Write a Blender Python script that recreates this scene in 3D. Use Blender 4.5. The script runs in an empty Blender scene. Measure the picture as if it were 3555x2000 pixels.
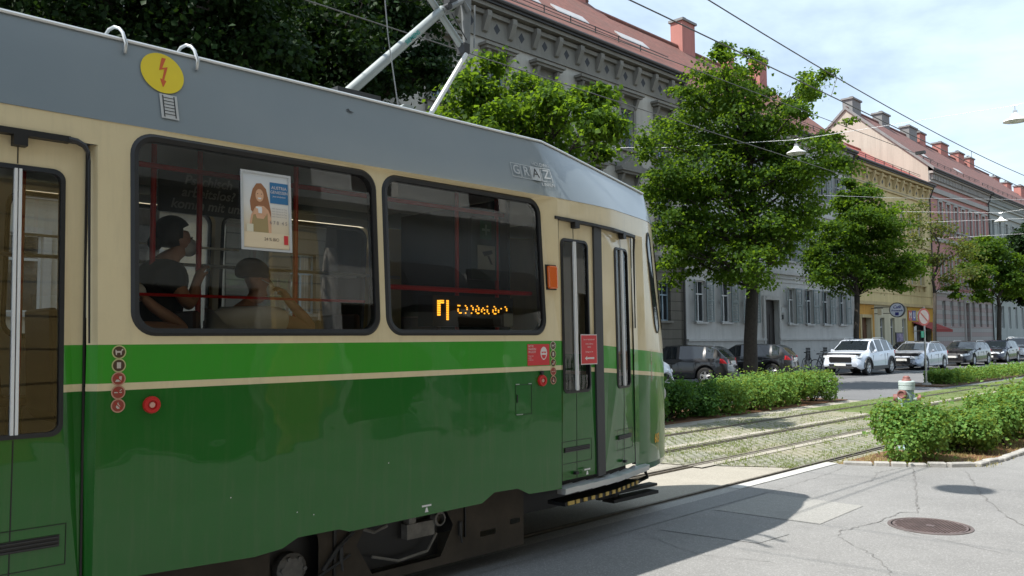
import bpy, bmesh, math, random
import numpy as np
from mathutils import Vector, Matrix
from mathutils.geometry import tessellate_polygon
random.seed(7); rng = np.random.default_rng(11)
sc = bpy.context.scene
col = sc.collection
pi = math.pi
R_ = math.radians

# ---------------------------------------------------------------- helpers
class MB:
    """collects geometry for ONE mesh object"""
    def __init__(s): s.v = []; s.f = []; s.m = []; s.mi = 0; s.M = None
    def vert(s, p):
        p = Vector(p)
        if s.M is not None: p = s.M @ p
        s.v.append(p[:]); return len(s.v) - 1
    def face(s, idx): s.f.append(tuple(idx)); s.m.append(s.mi)
    def poly(s, pts): s.face([s.vert(p) for p in pts]); return s
    def box(s, x0, x1, y0, y1, z0, z1):
        b = [s.vert(p) for p in ((x0,y0,z0),(x1,y0,z0),(x1,y1,z0),(x0,y1,z0),(x0,y0,z1),(x1,y0,z1),(x1,y1,z1),(x0,y1,z1))]
        for q in ((0,3,2,1),(4,5,6,7),(0,1,5,4),(1,2,6,5),(2,3,7,6),(3,0,4,7)): s.face([b[i] for i in q])
        return s
    def hexa(s, P):
        b = [s.vert(p) for p in P]
        for q in ((0,3,2,1),(4,5,6,7),(0,1,5,4),(1,2,6,5),(2,3,7,6),(3,0,4,7)): s.face([b[i] for i in q])
        return s
    def cbox(s, c, size, M=None):
        old = s.M
        T = Matrix.Translation(Vector(c)) @ (M if M is not None else Matrix.Identity(4))
        s.M = T if old is None else old @ T
        x, y, z = [k / 2 for k in size]
        s.box(-x, x, -y, y, -z, z); s.M = old; return s
    def tube(s, pts, r, n=8, cap=True):
        pts = [Vector(p) for p in pts]
        if not hasattr(r, '__len__'): r = [r] * len(pts)
        rings = []
        up = Vector((0, 0, 1))
        t0 = (pts[1] - pts[0]).normalized()
        if abs(t0.z) > .9: up = Vector((0, 1, 0))
        for i, p in enumerate(pts):
            t = (pts[min(i+1, len(pts)-1)] - pts[max(i-1, 0)]).normalized()
            a = t.cross(up)
            if a.length < 1e-5: a = t.orthogonal()
            a.normalize(); b = t.cross(a)
            rings.append([s.vert(p + (a * math.cos(2*pi*k/n) + b * math.sin(2*pi*k/n)) * r[i]) for k in range(n)])
            up = b.cross(t) if False else up
        for i in range(len(rings)-1):
            for k in range(n):
                s.face((rings[i][k], rings[i][(k+1) % n], rings[i+1][(k+1) % n], rings[i+1][k]))
        if cap: s.face(rings[0][::-1]); s.face(rings[-1])
        return s
    def lathe(s, prof, axis='z', n=20, c=(0, 0, 0)):
        """prof: (r, h) pairs"""
        c = Vector(c); rings = []
        for r, h in prof:
            ring = []
            for k in range(n):
                a = 2*pi*k/n; u, w = r*math.cos(a), r*math.sin(a)
                p = {'z': (u, w, h), 'y': (w, h, u), 'x': (h, u, w)}[axis]
                ring.append(s.vert(c + Vector(p)))
            rings.append(ring)
        for i in range(len(rings)-1):
            for k in range(n):
                s.face((rings[i][k], rings[i][(k+1) % n], rings[i+1][(k+1) % n], rings[i+1][k]))
        return s
    def prism(s, poly, h0, h1, ax='z'):
        """poly in 2D extruded; ax x: poly=(y,z); y: (x,z); z: (x,y)"""
        def P(q, h): return {'x': (h, q[0], q[1]), 'y': (q[0], h, q[1]), 'z': (q[0], q[1], h)}[ax]
        a = [s.vert(P(q, h0)) for q in poly]; b = [s.vert(P(q, h1)) for q in poly]
        n = len(poly)
        for i in range(n): s.face((a[i], a[(i+1) % n], b[(i+1) % n], b[i]))
        s.face(a[::-1]); s.face(b); return s
    def tess(s, loops, fn):
        """2D polygon (first loop) with holes, mapped by fn(u,v)"""
        tr = tessellate_polygon([[Vector((p[0], p[1], 0)) for p in l] for l in loops])
        flat = [p for l in loops for p in l]
        ids = [s.vert(fn(*p)) for p in flat]
        for t in tr: s.face([ids[i] for i in t])
        return s
    def ring(s, outer, inner, fn_o, fn_i):
        a = [s.vert(fn_o(*p)) for p in outer]; b = [s.vert(fn_i(*p)) for p in inner]
        n = len(a)
        for i in range(n): s.face((a[i], a[(i+1) % n], b[(i+1) % n], b[i]))
        return s
    def mesh(s, name, mats, smooth=False, off=None):
        me = bpy.data.meshes.new(name)
        v = s.v if off is None else [(p[0]-off[0], p[1]-off[1], p[2]-off[2]) for p in s.v]
        me.from_pydata(v, [], s.f); me.update()
        mats = mats if isinstance(mats, (list, tuple)) else [mats]
        for m in mats: me.materials.append(m)
        if len(mats) > 1: me.polygons.foreach_set('material_index', s.m)
        bm = bmesh.new(); bm.from_mesh(me)
        bmesh.ops.recalc_face_normals(bm, faces=bm.faces); bm.to_mesh(me); bm.free()
        if smooth: me.shade_smooth()
        if smooth == 'auto':
            try: me.set_sharp_from_angle(angle=R_(35))
            except Exception: pass
        return me
    def build(s, name, mats, parent=None, smooth=False, off='auto', bevel=0, seg=1):
        if off == 'auto':
            off = wloc(parent) if parent is not None else None
        o = bpy.data.objects.new(name, s.mesh(name, mats, smooth, off)); col.objects.link(o)
        if parent is not None: o.parent = parent
        if bevel:
            b = o.modifiers.new('bevel', 'BEVEL'); b.width = bevel; b.segments = seg; b.limit_method = 'ANGLE'; b.angle_limit = R_(40)
        return o

def wloc(o):
    p = Vector((0, 0, 0))
    while o is not None: p = p + Vector(o.location); o = o.parent
    return p
def tag(o, label=None, cat=None, group=None, kind=None):
    if label: o['label'] = label
    if cat: o['category'] = cat
    if group: o['group'] = group
    if kind: o['kind'] = kind
    return o
def empty(name, loc, rz=0, **k):
    o = bpy.data.objects.new(name, None); col.objects.link(o)
    o.location = loc; o.rotation_euler = (0, 0, rz); o.empty_display_size = .2
    return tag(o, **k)
def children(o): return [c for c in bpy.data.objects if c.parent is o]
def copy_tree(o, parent=None):
    c = o.copy(); col.objects.link(c)
    if parent is not None: c.parent = parent
    for ch in children(o): copy_tree(ch, c)
    return c
def inst(name, me, parent, loc=(0, 0, 0), rz=0):
    o = bpy.data.objects.new(name, me); col.objects.link(o); o.parent = parent
    o.location = loc; o.rotation_euler = (0, 0, rz); return o
def rrect(x0, x1, y0, y1, r, n=6):
    out = []
    for cx, cy, a0 in ((x1-r, y1-r, 0), (x0+r, y1-r, 90), (x0+r, y0+r, 180), (x1-r, y0+r, 270)):
        for k in range(n+1):
            a = R_(a0 + 90*k/n); out.append((cx + r*math.cos(a), cy + r*math.sin(a)))
    return out
def circ(cx, cy, r, n=24): return [(cx+r*math.cos(2*pi*k/n), cy+r*math.sin(2*pi*k/n)) for k in range(n)]

# ---------------------------------------------------------------- materials
def newmat(name):
    m = bpy.data.materials.new(name); m.use_nodes = True
    nt = m.node_tree; b = nt.nodes['Principled BSDF']; return m, nt, b
def N(nt, t, **k):
    n = nt.nodes.new(t)
    for a, v in k.items(): setattr(n, a, v)
    return n
def L(nt, a, b): nt.links.new(a, b)
def mathn(nt, op, a, b=None, c=None):
    n = N(nt, 'ShaderNodeMath', operation=op)
    for i, x in enumerate((a, b, c)):
        if x is None: continue
        if isinstance(x, (int, float)): n.inputs[i].default_value = x
        else: L(nt, x, n.inputs[i])
    return n.outputs[0]
def mixc(nt, f, a, b):
    n = N(nt, 'ShaderNodeMix', data_type='RGBA')
    for i, x in ((0, f), (6, a), (7, b)):
        if isinstance(x, (int, float)): n.inputs[i].default_value = x
        elif isinstance(x, (tuple, list)): n.inputs[i].default_value = (*x[:3], 1)
        else: L(nt, x, n.inputs[i])
    return n.outputs[2]
def ramp(nt, f, stops):
    n = N(nt, 'ShaderNodeValToRGB'); e = n.color_ramp.elements
    while len(e) < len(stops): e.new(.5)
    for i, (p, c) in enumerate(stops):
        e[i].position = p; e[i].color = (*c, 1) if len(c) == 3 else c
    L(nt, f, n.inputs[0]); return n.outputs[0]
def noise(nt, scale, detail=4, rough=.6, vec=None, dist=0):
    n = N(nt, 'ShaderNodeTexNoise'); n.inputs['Scale'].default_value = scale; n.inputs['Detail'].default_value = detail
    n.inputs['Roughness'].default_value = rough; n.inputs['Distortion'].default_value = dist
    if vec is None: vec = geo(nt)
    L(nt, vec, n.inputs['Vector']); return n.outputs[0]
def geo(nt): return N(nt, 'ShaderNodeNewGeometry').outputs['Position']
def bump(nt, b, h, strength=.3, dist=.01):
    n = N(nt, 'ShaderNodeBump'); n.inputs['Strength'].default_value = strength; n.inputs['Distance'].default_value = dist
    L(nt, h, n.inputs['Height']); L(nt, n.outputs[0], b.inputs['Normal']); return n
def simple(name, c, rough=.6, metal=0, var=.12, vs=3, spec=None, emit=None, bmp=0, bs=60, coat=0):
    m, nt, b = newmat(name)
    b.inputs['Roughness'].default_value = rough; b.inputs['Metallic'].default_value = metal
    if var:
        f = noise(nt, vs, 5, .65)
        f = ramp(nt, f, [(.3, (0, 0, 0)), (.7, (1, 1, 1))])
        L(nt, mixc(nt, f, tuple(x*(1-var) for x in c), tuple(min(1, x*(1+var)) for x in c)), b.inputs['Base Color'])
    else: b.inputs['Base Color'].default_value = (*c, 1)
    if bmp: bump(nt, b, noise(nt, bs, 3), bmp, .01)
    if spec is not None: b.inputs['Specular IOR Level'].default_value = spec
    if coat: b.inputs['Coat Weight'].default_value = coat; b.inputs['Coat Roughness'].default_value = .05
    if emit: b.inputs['Emission Color'].default_value = (*c, 1); b.inputs['Emission Strength'].default_value = emit
    return m
def glassmat(name, tint=(.8, .85, .82), ior=1.8, rough=.0):
    m = bpy.data.materials.new(name); m.use_nodes = True; nt = m.node_tree; nt.nodes.clear()
    t = N(nt, 'ShaderNodeBsdfTransparent'); t.inputs[0].default_value = (*tint, 1)
    g = N(nt, 'ShaderNodeBsdfGlossy'); g.inputs['Roughness'].default_value = rough
    bp = N(nt, 'ShaderNodeBump'); bp.inputs['Strength'].default_value = .06; bp.inputs['Distance'].default_value = .02
    L(nt, noise(nt, 1.6, 1), bp.inputs['Height']); L(nt, bp.outputs[0], g.inputs['Normal'])
    f = N(nt, 'ShaderNodeFresnel'); f.inputs[0].default_value = ior
    mx = N(nt, 'ShaderNodeMixShader'); o = N(nt, 'ShaderNodeOutputMaterial')
    L(nt, f.outputs[0], mx.inputs[0]); L(nt, t.outputs[0], mx.inputs[1]); L(nt, g.outputs[0], mx.inputs[2]); L(nt, mx.outputs[0], o.inputs[0])
    return m
def stucco(name, c, dirt=.25, joints=0, jdark=.6, ztop=None):
    m, nt, b = newmat(name); b.inputs['Roughness'].default_value = .9; b.inputs['Specular IOR Level'].default_value = .2
    p = geo(nt)
    mp = N(nt, 'ShaderNodeMapping'); mp.inputs['Scale'].default_value = (1, 1, .35); L(nt, p, mp.inputs[0])
    f = ramp(nt, noise(nt, .9, 7, .7, mp.outputs[0]), [(.35, (0, 0, 0)), (.75, (1, 1, 1))])
    cc = mixc(nt, f, c, tuple(x*(1-dirt) for x in c))
    f2 = ramp(nt, noise(nt, 14, 4, .7), [(.3, (0, 0, 0)), (.7, (1, 1, 1))])
    cc = mixc(nt, mathn(nt, 'MULTIPLY', f2, .18), cc, tuple(x*.6 for x in c))
    mp3 = N(nt, 'ShaderNodeMapping'); mp3.inputs['Scale'].default_value = (2.5, 2.5, .12); L(nt, p, mp3.inputs[0])
    f3 = ramp(nt, noise(nt, 1.4, 6, .75, mp3.outputs[0]), [(.46, (0, 0, 0)), (.72, (1, 1, 1))])
    cc = mixc(nt, mathn(nt, 'MULTIPLY', f3, .38), cc, tuple(x*.5 for x in c))
    h = noise(nt, 50, 3)
    if joints:
        sx = N(nt, 'ShaderNodeSeparateXYZ'); L(nt, p, sx.inputs[0])
        z = mathn(nt, 'FRACT', mathn(nt, 'DIVIDE', sx.outputs[2], joints))
        j = mathn(nt, 'LESS_THAN', z, .07)
        cc = mixc(nt, j, cc, tuple(x*jdark for x in c))
        h = mathn(nt, 'SUBTRACT', mathn(nt, 'MULTIPLY', h, .1), j)
        bump(nt, b, h, .8, .02)
    else: bump(nt, b, h, .25, .01)
    L(nt, cc, b.inputs['Base Color']); return m
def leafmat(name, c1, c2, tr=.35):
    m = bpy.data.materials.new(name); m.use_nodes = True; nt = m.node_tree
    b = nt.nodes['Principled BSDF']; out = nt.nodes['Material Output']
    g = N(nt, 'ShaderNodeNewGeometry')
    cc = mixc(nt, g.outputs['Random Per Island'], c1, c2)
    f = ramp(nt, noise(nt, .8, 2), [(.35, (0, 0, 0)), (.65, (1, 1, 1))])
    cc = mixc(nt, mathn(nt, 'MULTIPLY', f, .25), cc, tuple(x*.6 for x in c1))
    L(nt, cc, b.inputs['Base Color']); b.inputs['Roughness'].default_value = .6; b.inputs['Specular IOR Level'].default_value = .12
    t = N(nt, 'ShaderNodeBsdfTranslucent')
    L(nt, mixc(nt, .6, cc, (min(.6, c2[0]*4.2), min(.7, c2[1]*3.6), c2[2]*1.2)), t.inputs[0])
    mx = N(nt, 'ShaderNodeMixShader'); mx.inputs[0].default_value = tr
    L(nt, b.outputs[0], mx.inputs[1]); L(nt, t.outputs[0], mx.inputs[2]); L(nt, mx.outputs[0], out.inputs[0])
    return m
def tiles(name, c1, c2, sc=1):
    m, nt, b = newmat(name); b.inputs['Roughness'].default_value = .85
    p = geo(nt); sx = N(nt, 'ShaderNodeSeparateXYZ'); L(nt, p, sx.inputs[0])
    row = mathn(nt, 'FRACT', mathn(nt, 'MULTIPLY', sx.outputs[2], 4.2))
    colm = mathn(nt, 'FRACT', mathn(nt, 'MULTIPLY', sx.outputs[1], 4.5))
    vv = N(nt, 'ShaderNodeTexVoronoi'); vv.inputs['Scale'].default_value = 5; L(nt, p, vv.inputs[0])
    f = noise(nt, 1.2, 6, .7)
    cc = mixc(nt, ramp(nt, f, [(.3, (0, 0, 0)), (.7, (1, 1, 1))]), c1, c2)
    sp = N(nt, 'ShaderNodeSeparateColor'); L(nt, vv.outputs['Color'], sp.inputs[0])
    cc = mixc(nt, mathn(nt, 'MULTIPLY', sp.outputs[0], .55), cc, tuple(x*.45 for x in c1))
    g_ = ramp(nt, noise(nt, .5, 6, .75), [(.45, (0, 0, 0)), (.7, (1, 1, 1))]); cc = mixc(nt, mathn(nt, 'MULTIPLY', g_, .4), cc, (.12, .085, .07))
    edge = mathn(nt, 'MAXIMUM', mathn(nt, 'LESS_THAN', row, .16), mathn(nt, 'LESS_THAN', colm, .12))
    cc = mixc(nt, mathn(nt, 'MULTIPLY', edge, .45), cc, tuple(x*.35 for x in c1))
    L(nt, cc, b.inputs['Base Color'])
    bump(nt, b, mathn(nt, 'ADD', row, mathn(nt, 'MULTIPLY', colm, .3)), .6, .03)
    return m

M = {}
M['black'] = simple('black_rubber', (.012, .012, .013), .5)
M['darkgrey'] = simple('dark_grey_paint', (.035, .036, .038), .5)
M['steel'] = simple('brushed_steel', (.45, .46, .46), .35, .8)
M['alu'] = simple('aluminium_trim', (.62, .63, .62), .35, .6, .05)
M['white'] = simple('white_paint', (.78, .78, .76), .5, 0, .05)
M['red'] = simple('red_handrail', (.55, .02, .02), .3, 0, .05)
M['redsign'] = simple('red_vinyl', (.62, .035, .04), .45, 0, .04)
M['yellow'] = simple('yellow_vinyl', (.80, .60, .01), .45, 0, .04)
M['orange'] = simple('orange_marker_plastic', (.75, .13, .01), .25, 0, .08, coat=.5)
M['boltred'] = simple('orange_red_vinyl', (.62, .1, .01), .45, 0, .03)
M['wire'] = simple('weathered_copper_wire', (.10, .10, .10), .6, .3, 0)
M['paleWire'] = simple('pale_span_wire', (.62, .64, .66), .5, .2, 0)
M['rust'] = simple('rusty_steel', (.16, .09, .055), .8, .2, .3, 8)
M['cream'] = simple('cream_lining', (.45, .43, .36), .6, 0, .05)
M['interior'] = simple('grey_interior', (.62, .63, .61), .6, 0, .05)
M['seatfab'] = simple('seat_shell', (.10, .045, .03), .5, 0, .1)
M['lampwhite'] = simple('lamp_enamel', (.8, .81, .8), .35, 0, .03)
M['bark'] = simple('bark', (.034, .028, .022), .95, 0, .4, 14, bmp=.9, bs=18)
M['skin'] = simple('skin', (.50, .27, .18), .5, 0, .06)
M['hair'] = simple('dark_hair', (.02, .014, .01), .6, 0, .3, 40)
M['tshirtW'] = simple('white_cotton', (.88, .88, .88), .9, 0, .04, bmp=.2)
M['tshirtB'] = simple('black_cotton', (.015, .016, .02), .9, 0, .1)
M['mask'] = simple('mask_fabric', (.8, .8, .78), .8, 0, .03)
M['tire'] = simple('tyre_rubber', (.018, .018, .018), .8, 0, .2)
M['rim'] = simple('alloy_rim', (.5, .51, .52), .3, .7, .04)
M['plate'] = simple('number_plate', (.7, .7, .68), .5, 0, .05)
M['led'] = simple('amber_led', (1, .42, .03), .5, 0, 0, emit=1.3)
M['hair2'] = simple('brown_hair', (.06, .03, .015), .6, 0, .3, 40)
M['cap'] = simple('brown_cap', (.10, .065, .03), .9, 0, .1)

# glass
M['tglass'] = glassmat('tram_window_glass', (.97, .99, .98), 1.8)
M['cglass'] = simple('car_glass', (.015, .02, .025), .03, 0, 0, spec=.9)
def hglass():
    m, nt, b = newmat('house_window_glass'); oi = N(nt, 'ShaderNodeObjectInfo')
    f = ramp(nt, oi.outputs['Random'], [(.0, (.012, .016, .02)), (.45, (.03, .035, .04)), (.55, (.16, .16, .15)), (1, (.30, .30, .28))]); f.node.color_ramp.interpolation = 'CONSTANT'
    wv = N(nt, 'ShaderNodeTexWave'); wv.bands_direction = 'Y'; wv.inputs['Scale'].default_value = 3.5; wv.inputs['Distortion'].default_value = 2; L(nt, geo(nt), wv.inputs['Vector'])
    L(nt, mixc(nt, mathn(nt, 'MULTIPLY', wv.outputs[1], .5), f, (.02, .025, .03)), b.inputs['Base Color'])
    b.inputs['Roughness'].default_value = .06; b.inputs['Specular IOR Level'].default_value = .9
    bump(nt, b, noise(nt, 1.2, 2), .15, .03); return m
M['hglass'] = hglass()
# ---------------------------------------------------------------- ground
def asphalt(name, c, crack=0, stain=.15, spk=.35):
    m, nt, b = newmat(name); b.inputs['Roughness'].default_value = .85; b.inputs['Specular IOR Level'].default_value = .3
    f = ramp(nt, noise(nt, .45, 6, .65), [(.3, (0, 0, 0)), (.7, (1, 1, 1))])
    cc = mixc(nt, f, tuple(x*(1-stain) for x in c), tuple(x*(1+stain) for x in c))
    g = ramp(nt, noise(nt, 90, 3, .8), [(.35, (0, 0, 0)), (.65, (1, 1, 1))])
    cc = mixc(nt, mathn(nt, 'MULTIPLY', g, spk), cc, tuple(x*.45 for x in c))
    q = ramp(nt, noise(nt, 22, 4, .75), [(.4, (0, 0, 0)), (.66, (1, 1, 1))]); cc = mixc(nt, mathn(nt, 'MULTIPLY', q, .22), cc, tuple(x*.6 for x in c))
    v = N(nt, 'ShaderNodeTexVoronoi'); v.inputs['Scale'].default_value = 110; L(nt, geo(nt), v.inputs['Vector'])
    s2 = N(nt, 'ShaderNodeSeparateColor'); L(nt, v.outputs['Color'], s2.inputs[0])
    lt = mathn(nt, 'GREATER_THAN', s2.outputs[0], .86)
    cc = mixc(nt, mathn(nt, 'MULTIPLY', lt, .35), cc, tuple(min(1, x*1.6) for x in c))
    w = ramp(nt, noise(nt, 2.3, 5, .7), [(.56, (0, 0, 0)), (.72, (1, 1, 1))])
    cc = mixc(nt, mathn(nt, 'MULTIPLY', w, .3), cc, tuple(x*.62 for x in c))
    L(nt, cc, b.inputs['Base Color']); bump(nt, b, noise(nt, 120, 3), .35, .006)
    return m
M['pave'] = asphalt('pavement_asphalt', (.25, .248, .243), stain=.2, spk=.5)
M['patch'] = asphalt('pale_patch_asphalt', (.30, .296, .28), stain=.08)
M['patch2'] = asphalt('grey_patch_asphalt', (.245, .245, .242), stain=.08)
M['road'] = asphalt('road_asphalt', (.17, .172, .178), stain=.12)
M['conc'] = asphalt('track_concrete', (.36, .335, .285), stain=.15, spk=.25)
M['kerb'] = asphalt('kerb_concrete', (.36, .355, .34), stain=.1)
M['wpaint'] = asphalt('worn_white_paint', (.50, .50, .48), stain=.12, spk=.3)
M['crackm'] = simple('tar_crack', (.175, .17, .165), .9)
M['soil'] = asphalt('soil', (.15, .095, .06), stain=.35)
M['mulch'] = asphalt('bark_mulch', (.20, .105, .06), stain=.4, spk=.6)

def sheet(name, pts, z, mat, kind='structure', thick=0):
    mb = MB()
    if thick: mb.prism(pts, z-thick, z, 'z')
    else: mb.poly([(x, y, z) for x, y in pts])
    o = mb.build(name, mat); tag(o, kind=kind); return o
def rect(x0, x1, y0, y1): return [(x0, y0), (x1, y0), (x1, y1), (x0, y1)]
sheet('ground', rect(-400, 400, -300, 500), -.06, M['soil'])
sheet('road', rect(-16.9, -9.0, -40, 260), 0.0, M['road'])
sheet('parking_strip', rect(-20.0, -14.65, -40, 260), 0.006, asphalt('parking_asphalt', (.13, .132, .137)))
sheet('far_pavement', rect(-21.2, -20.0, -40, 260), .10, M['pave'], thick=.15)
sheet('crossing_road', rect(-11.0, -8.45, 22.9, 30.2), 0.005, M['road'])
sheet('verge', rect(-9.45, -9.0, -40, 22.6), 0.008, M['conc'])
sheet('track_concrete', [(-9.0, -40), (-4.9, -40), (-4.9, 10.6), (-6.3, 9.7), (-9.0, 9.0)], .004, M['conc'])
# near pavement with its cut-out planting bed
sheet('pavement', [(-4.76, -30), (3.9, -30), (3.9, 60), (-3.05, 60), (-3.22, 14.5), (-3.28, 12.6), (-3.36, 12.0), (-3.62, 11.72), (-4.0, 11.45), (-4.55, 11.1), (-4.76, 11.0)], .030, M['pave'], thick=.2)
sheet('planting_bed', [(-4.8, 10.9), (-4.5, 11.1), (-3.9, 11.5), (-3.2, 12), (-3.0, 60), (-4.8, 60)], .022, M['mulch'])
sheet('kerb', rect(-4.92, -4.762, -30, 11.05), .034, M['kerb'], thick=.2)
sheet('pale_kerb_strip', [(-4.917, 8.45), (-4.765, 8.45), (-4.765, 11.0), (-4.917, 11.0)], .038, M['wpaint'])  # paler strip over the far stretch of the kerb
sheet('pavement_patch', [(-4.39, 7.27), (-4.41, 8.42), (-3.4, 8.42), (-3.36, 7.35)], .034, M['patch'])
sheet('pavement_patch', [(-4.28, 6.2), (-4.28, 6.9), (-3.38, 6.80), (-3.42, 6.33)], .034, M['patch2'])
sheet('pavement_patch', [(-4.76, 2.0), (-4.76, 8.55), (-4.45, 8.5), (-4.45, 2.0)], .034, M['patch2'])
# stone edging round the bed: many setts, one kerb
mb = MB(); pth = [(-4.70, 11.0), (-4.35, 11.17), (-4.0, 11.38), (-3.62, 11.66), (-3.36, 11.94), (-3.27, 12.5), (-3.22, 14.5), (-3.14, 22), (-3.06, 40)]
for (a, b_) in zip(pth, pth[1:]):
    a = Vector(a); b_ = Vector(b_); n = max(1, int((b_-a).length/.2)); d = (b_-a)/n; ang = math.atan2(d.y, d.x)
    for k in range(n):
        c = a + d*(k+.5)
        mb.cbox((c.x+random.uniform(-.01, .01), c.y, .045+random.uniform(-.008, .012)), (d.length*.9, .11, .07), Matrix.Rotation(ang+random.uniform(-.08, .08), 4, 'Z'))
tag(mb.build('stone_edging', simple('granite_sett', (.33, .32, .30), .85, 0, .25, 7, bmp=.4), bevel=.012), kind='structure')

# green track: cobble pavers with moss
def paver():
    m, nt, b = newmat('mossy_track_pavers'); b.inputs['Roughness'].default_value = .9; b.inputs['Specular IOR Level'].default_value = .2
    p = geo(nt)
    mp = N(nt, 'ShaderNodeMapping'); mp.inputs['Rotation'].default_value = (0, 0, R_(45)); mp.inputs['Scale'].default_value = (1, 1, 1); L(nt, p, mp.inputs[0])
    br = N(nt, 'ShaderNodeTexBrick'); L(nt, mp.outputs[0], br.inputs['Vector'])
    br.inputs['Scale'].default_value = 1; br.inputs['Brick Width'].default_value = .24; br.inputs['Row Height'].default_value = .12; br.inputs['Mortar Size'].default_value = .022
    br.inputs['Color1'].default_value = (.27, .265, .225, 1); br.inputs['Color2'].default_value = (.22, .22, .185, 1); br.inputs['Mortar'].default_value = (.155, .16, .115, 1); br.inputs['Mortar Smooth'].default_value = .4
    g1 = ramp(nt, noise(nt, 1.6, 6, .75), [(.50, (0, 0, 0)), (.68, (1, 1, 1))])
    g2 = ramp(nt, noise(nt, 18, 4, .8), [(.38, (0, 0, 0)), (.6, (1, 1, 1))])
    gr = mixc(nt, noise(nt, 30, 3), (.14, .17, .08), (.24, .26, .14))
    cc = mixc(nt, mathn(nt, 'MULTIPLY', mathn(nt, 'MULTIPLY', g1, g2), .9), br.outputs[0], gr)
    cc = mixc(nt, mathn(nt, 'MULTIPLY', ramp(nt, noise(nt, .7, 4), [(.4, (0, 0, 0)), (.7, (1, 1, 1))]), .4), cc, (.36, .31, .2))
    L(nt, cc, b.inputs['Base Color'])
    bump(nt, b, mathn(nt, 'ADD', mathn(nt, 'MULTIPLY', br.outputs['Fac'], -1), mathn(nt, 'MULTIPLY', noise(nt, 60, 3), .4)), .7, .02)
    return m
M['paver'] = paver()
M['grassy'] = asphalt('grassy_soil', (.13, .17, .055), stain=.4, spk=.5)
sheet('track_bed', [(-9.05, 9.0), (-6.3, 9.7), (-4.9, 10.6), (-4.8, 11.0), (-4.8, 19.0), (-9.05, 19.0)], .012, M['paver'])
sheet('grass_track_bed', rect(-9.05, -4.8, 19.0, 260), .012, M['grassy'])
sheet('median_bed', rect(-11.0, -9.45, -40, 22.6), .03, M['mulch'], thick=.1)
sheet('median_bed', rect(-10.6, -9.4, 30.2, 260), .06, M['soil'], thick=.1)
# worn concrete ridge either side of the near rail
for x, w in ((-6.0, .28), (-7.32, .16), (-4.98, .0)):
    if w: sheet('rail_haunch', rect(x-w/2-.1, x+w/2-.1, 9.6, 60), .020, M['conc'])
M['railst'] = simple('rail_steel', (.15, .13, .105), .6, .3, .35, 10)
M['groove'] = simple('rail_groove_dirt', (.06, .052, .042), .95, 0, .3, 9)
for i, x in enumerate((-5.0, -6.16, -7.18, -8.36)):
    mb = MB()
    mb.box(x-.05, x-.012, -40, 260, -.03, .030); mb.box(x+.03, x+.055, -40, 260, -.03, .026)
    mb.mi = 1; mb.box(x-.012, x+.03, -40, 260, -.03, .0165)
    tag(mb.build('tram_rail', [M['railst'], M['black'] if i == 0 else M['groove']]), kind='structure')
# cracks
def crack(pts, w, z=.0345):
    P = []
    for (a, b_) in zip(pts, pts[1:]):
        a = Vector(a); b_ = Vector(b_); n = max(2, int((b_-a).length/.05))
        nn = Vector((-(b_-a).y, (b_-a).x)).normalized()
        for k in range(n): P.append(a+(b_-a)*k/n + nn*random.uniform(-.018, .018))
    P.append(Vector(pts[-1])); mb = MB(); ids = []
    for i, p in enumerate(P):
        t = (P[min(i+1, len(P)-1)]-P[max(0, i-1)]).normalized(); n = Vector((-t.y, t.x))
        ww = w*.55*random.uniform(.3, 1.3)*(1 if 0 < i < len(P)-1 else .2)
        ids.append((mb.vert((*(p+n*ww/2), z)), mb.vert((*(p-n*ww/2), z))))
    for a, b_ in zip(ids, ids[1:]): mb.face((a[0], a[1], b_[1], b_[0]))
    tag(mb.build('pavement_crack', M['crackm']), kind='structure')
crack([(-3.91, 11.28), (-3.41, 9.91), (-2.9, 8.45), (-3.01, 8.38), (-3.02, 7.76), (-3.12, 7.2), (-3.05, 7.01)], .022)
crack([(-3.33, 11.44), (-2.72, 9.82), (-2.27, 8.89), (-2.02, 8.49)], .02)
crack([(-3.04, 7.0), (-2.62, 6.61), (-2.39, 6.31), (-2.29, 6.11)], .014)
crack([(-3.02, 7.76), (-2.7, 7.55), (-1.84, 7.3)], .010)
crack([(-4.45, 8.5), (-4.5, 10.2), (-4.62, 10.9)], .012)
crack([(-4.2, 9.2), (-3.9, 9.9), (-4.1, 10.6), (-4.0, 11.3)], .012)
crack([(-4.35, 6.0), (-3.6, 5.7), (-3.0, 5.9)], .010)
crack([(-1.8, 9.5), (-1.5, 10.8), (-1.7, 12.5), (-1.2, 14)], .016)
# parking line
for y0, y1 in ((41.2, 44.2), (50.5, 53.2), (57, 59.5), (63, 66)):
    sheet('parking_line', rect(-14.62, -14.48, y0, y1+1.4), .010, M['wpaint'])
sheet('parking_line', rect(-14.62, -14.48, 66.5, 140), .010, M['wpaint'])

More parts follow.
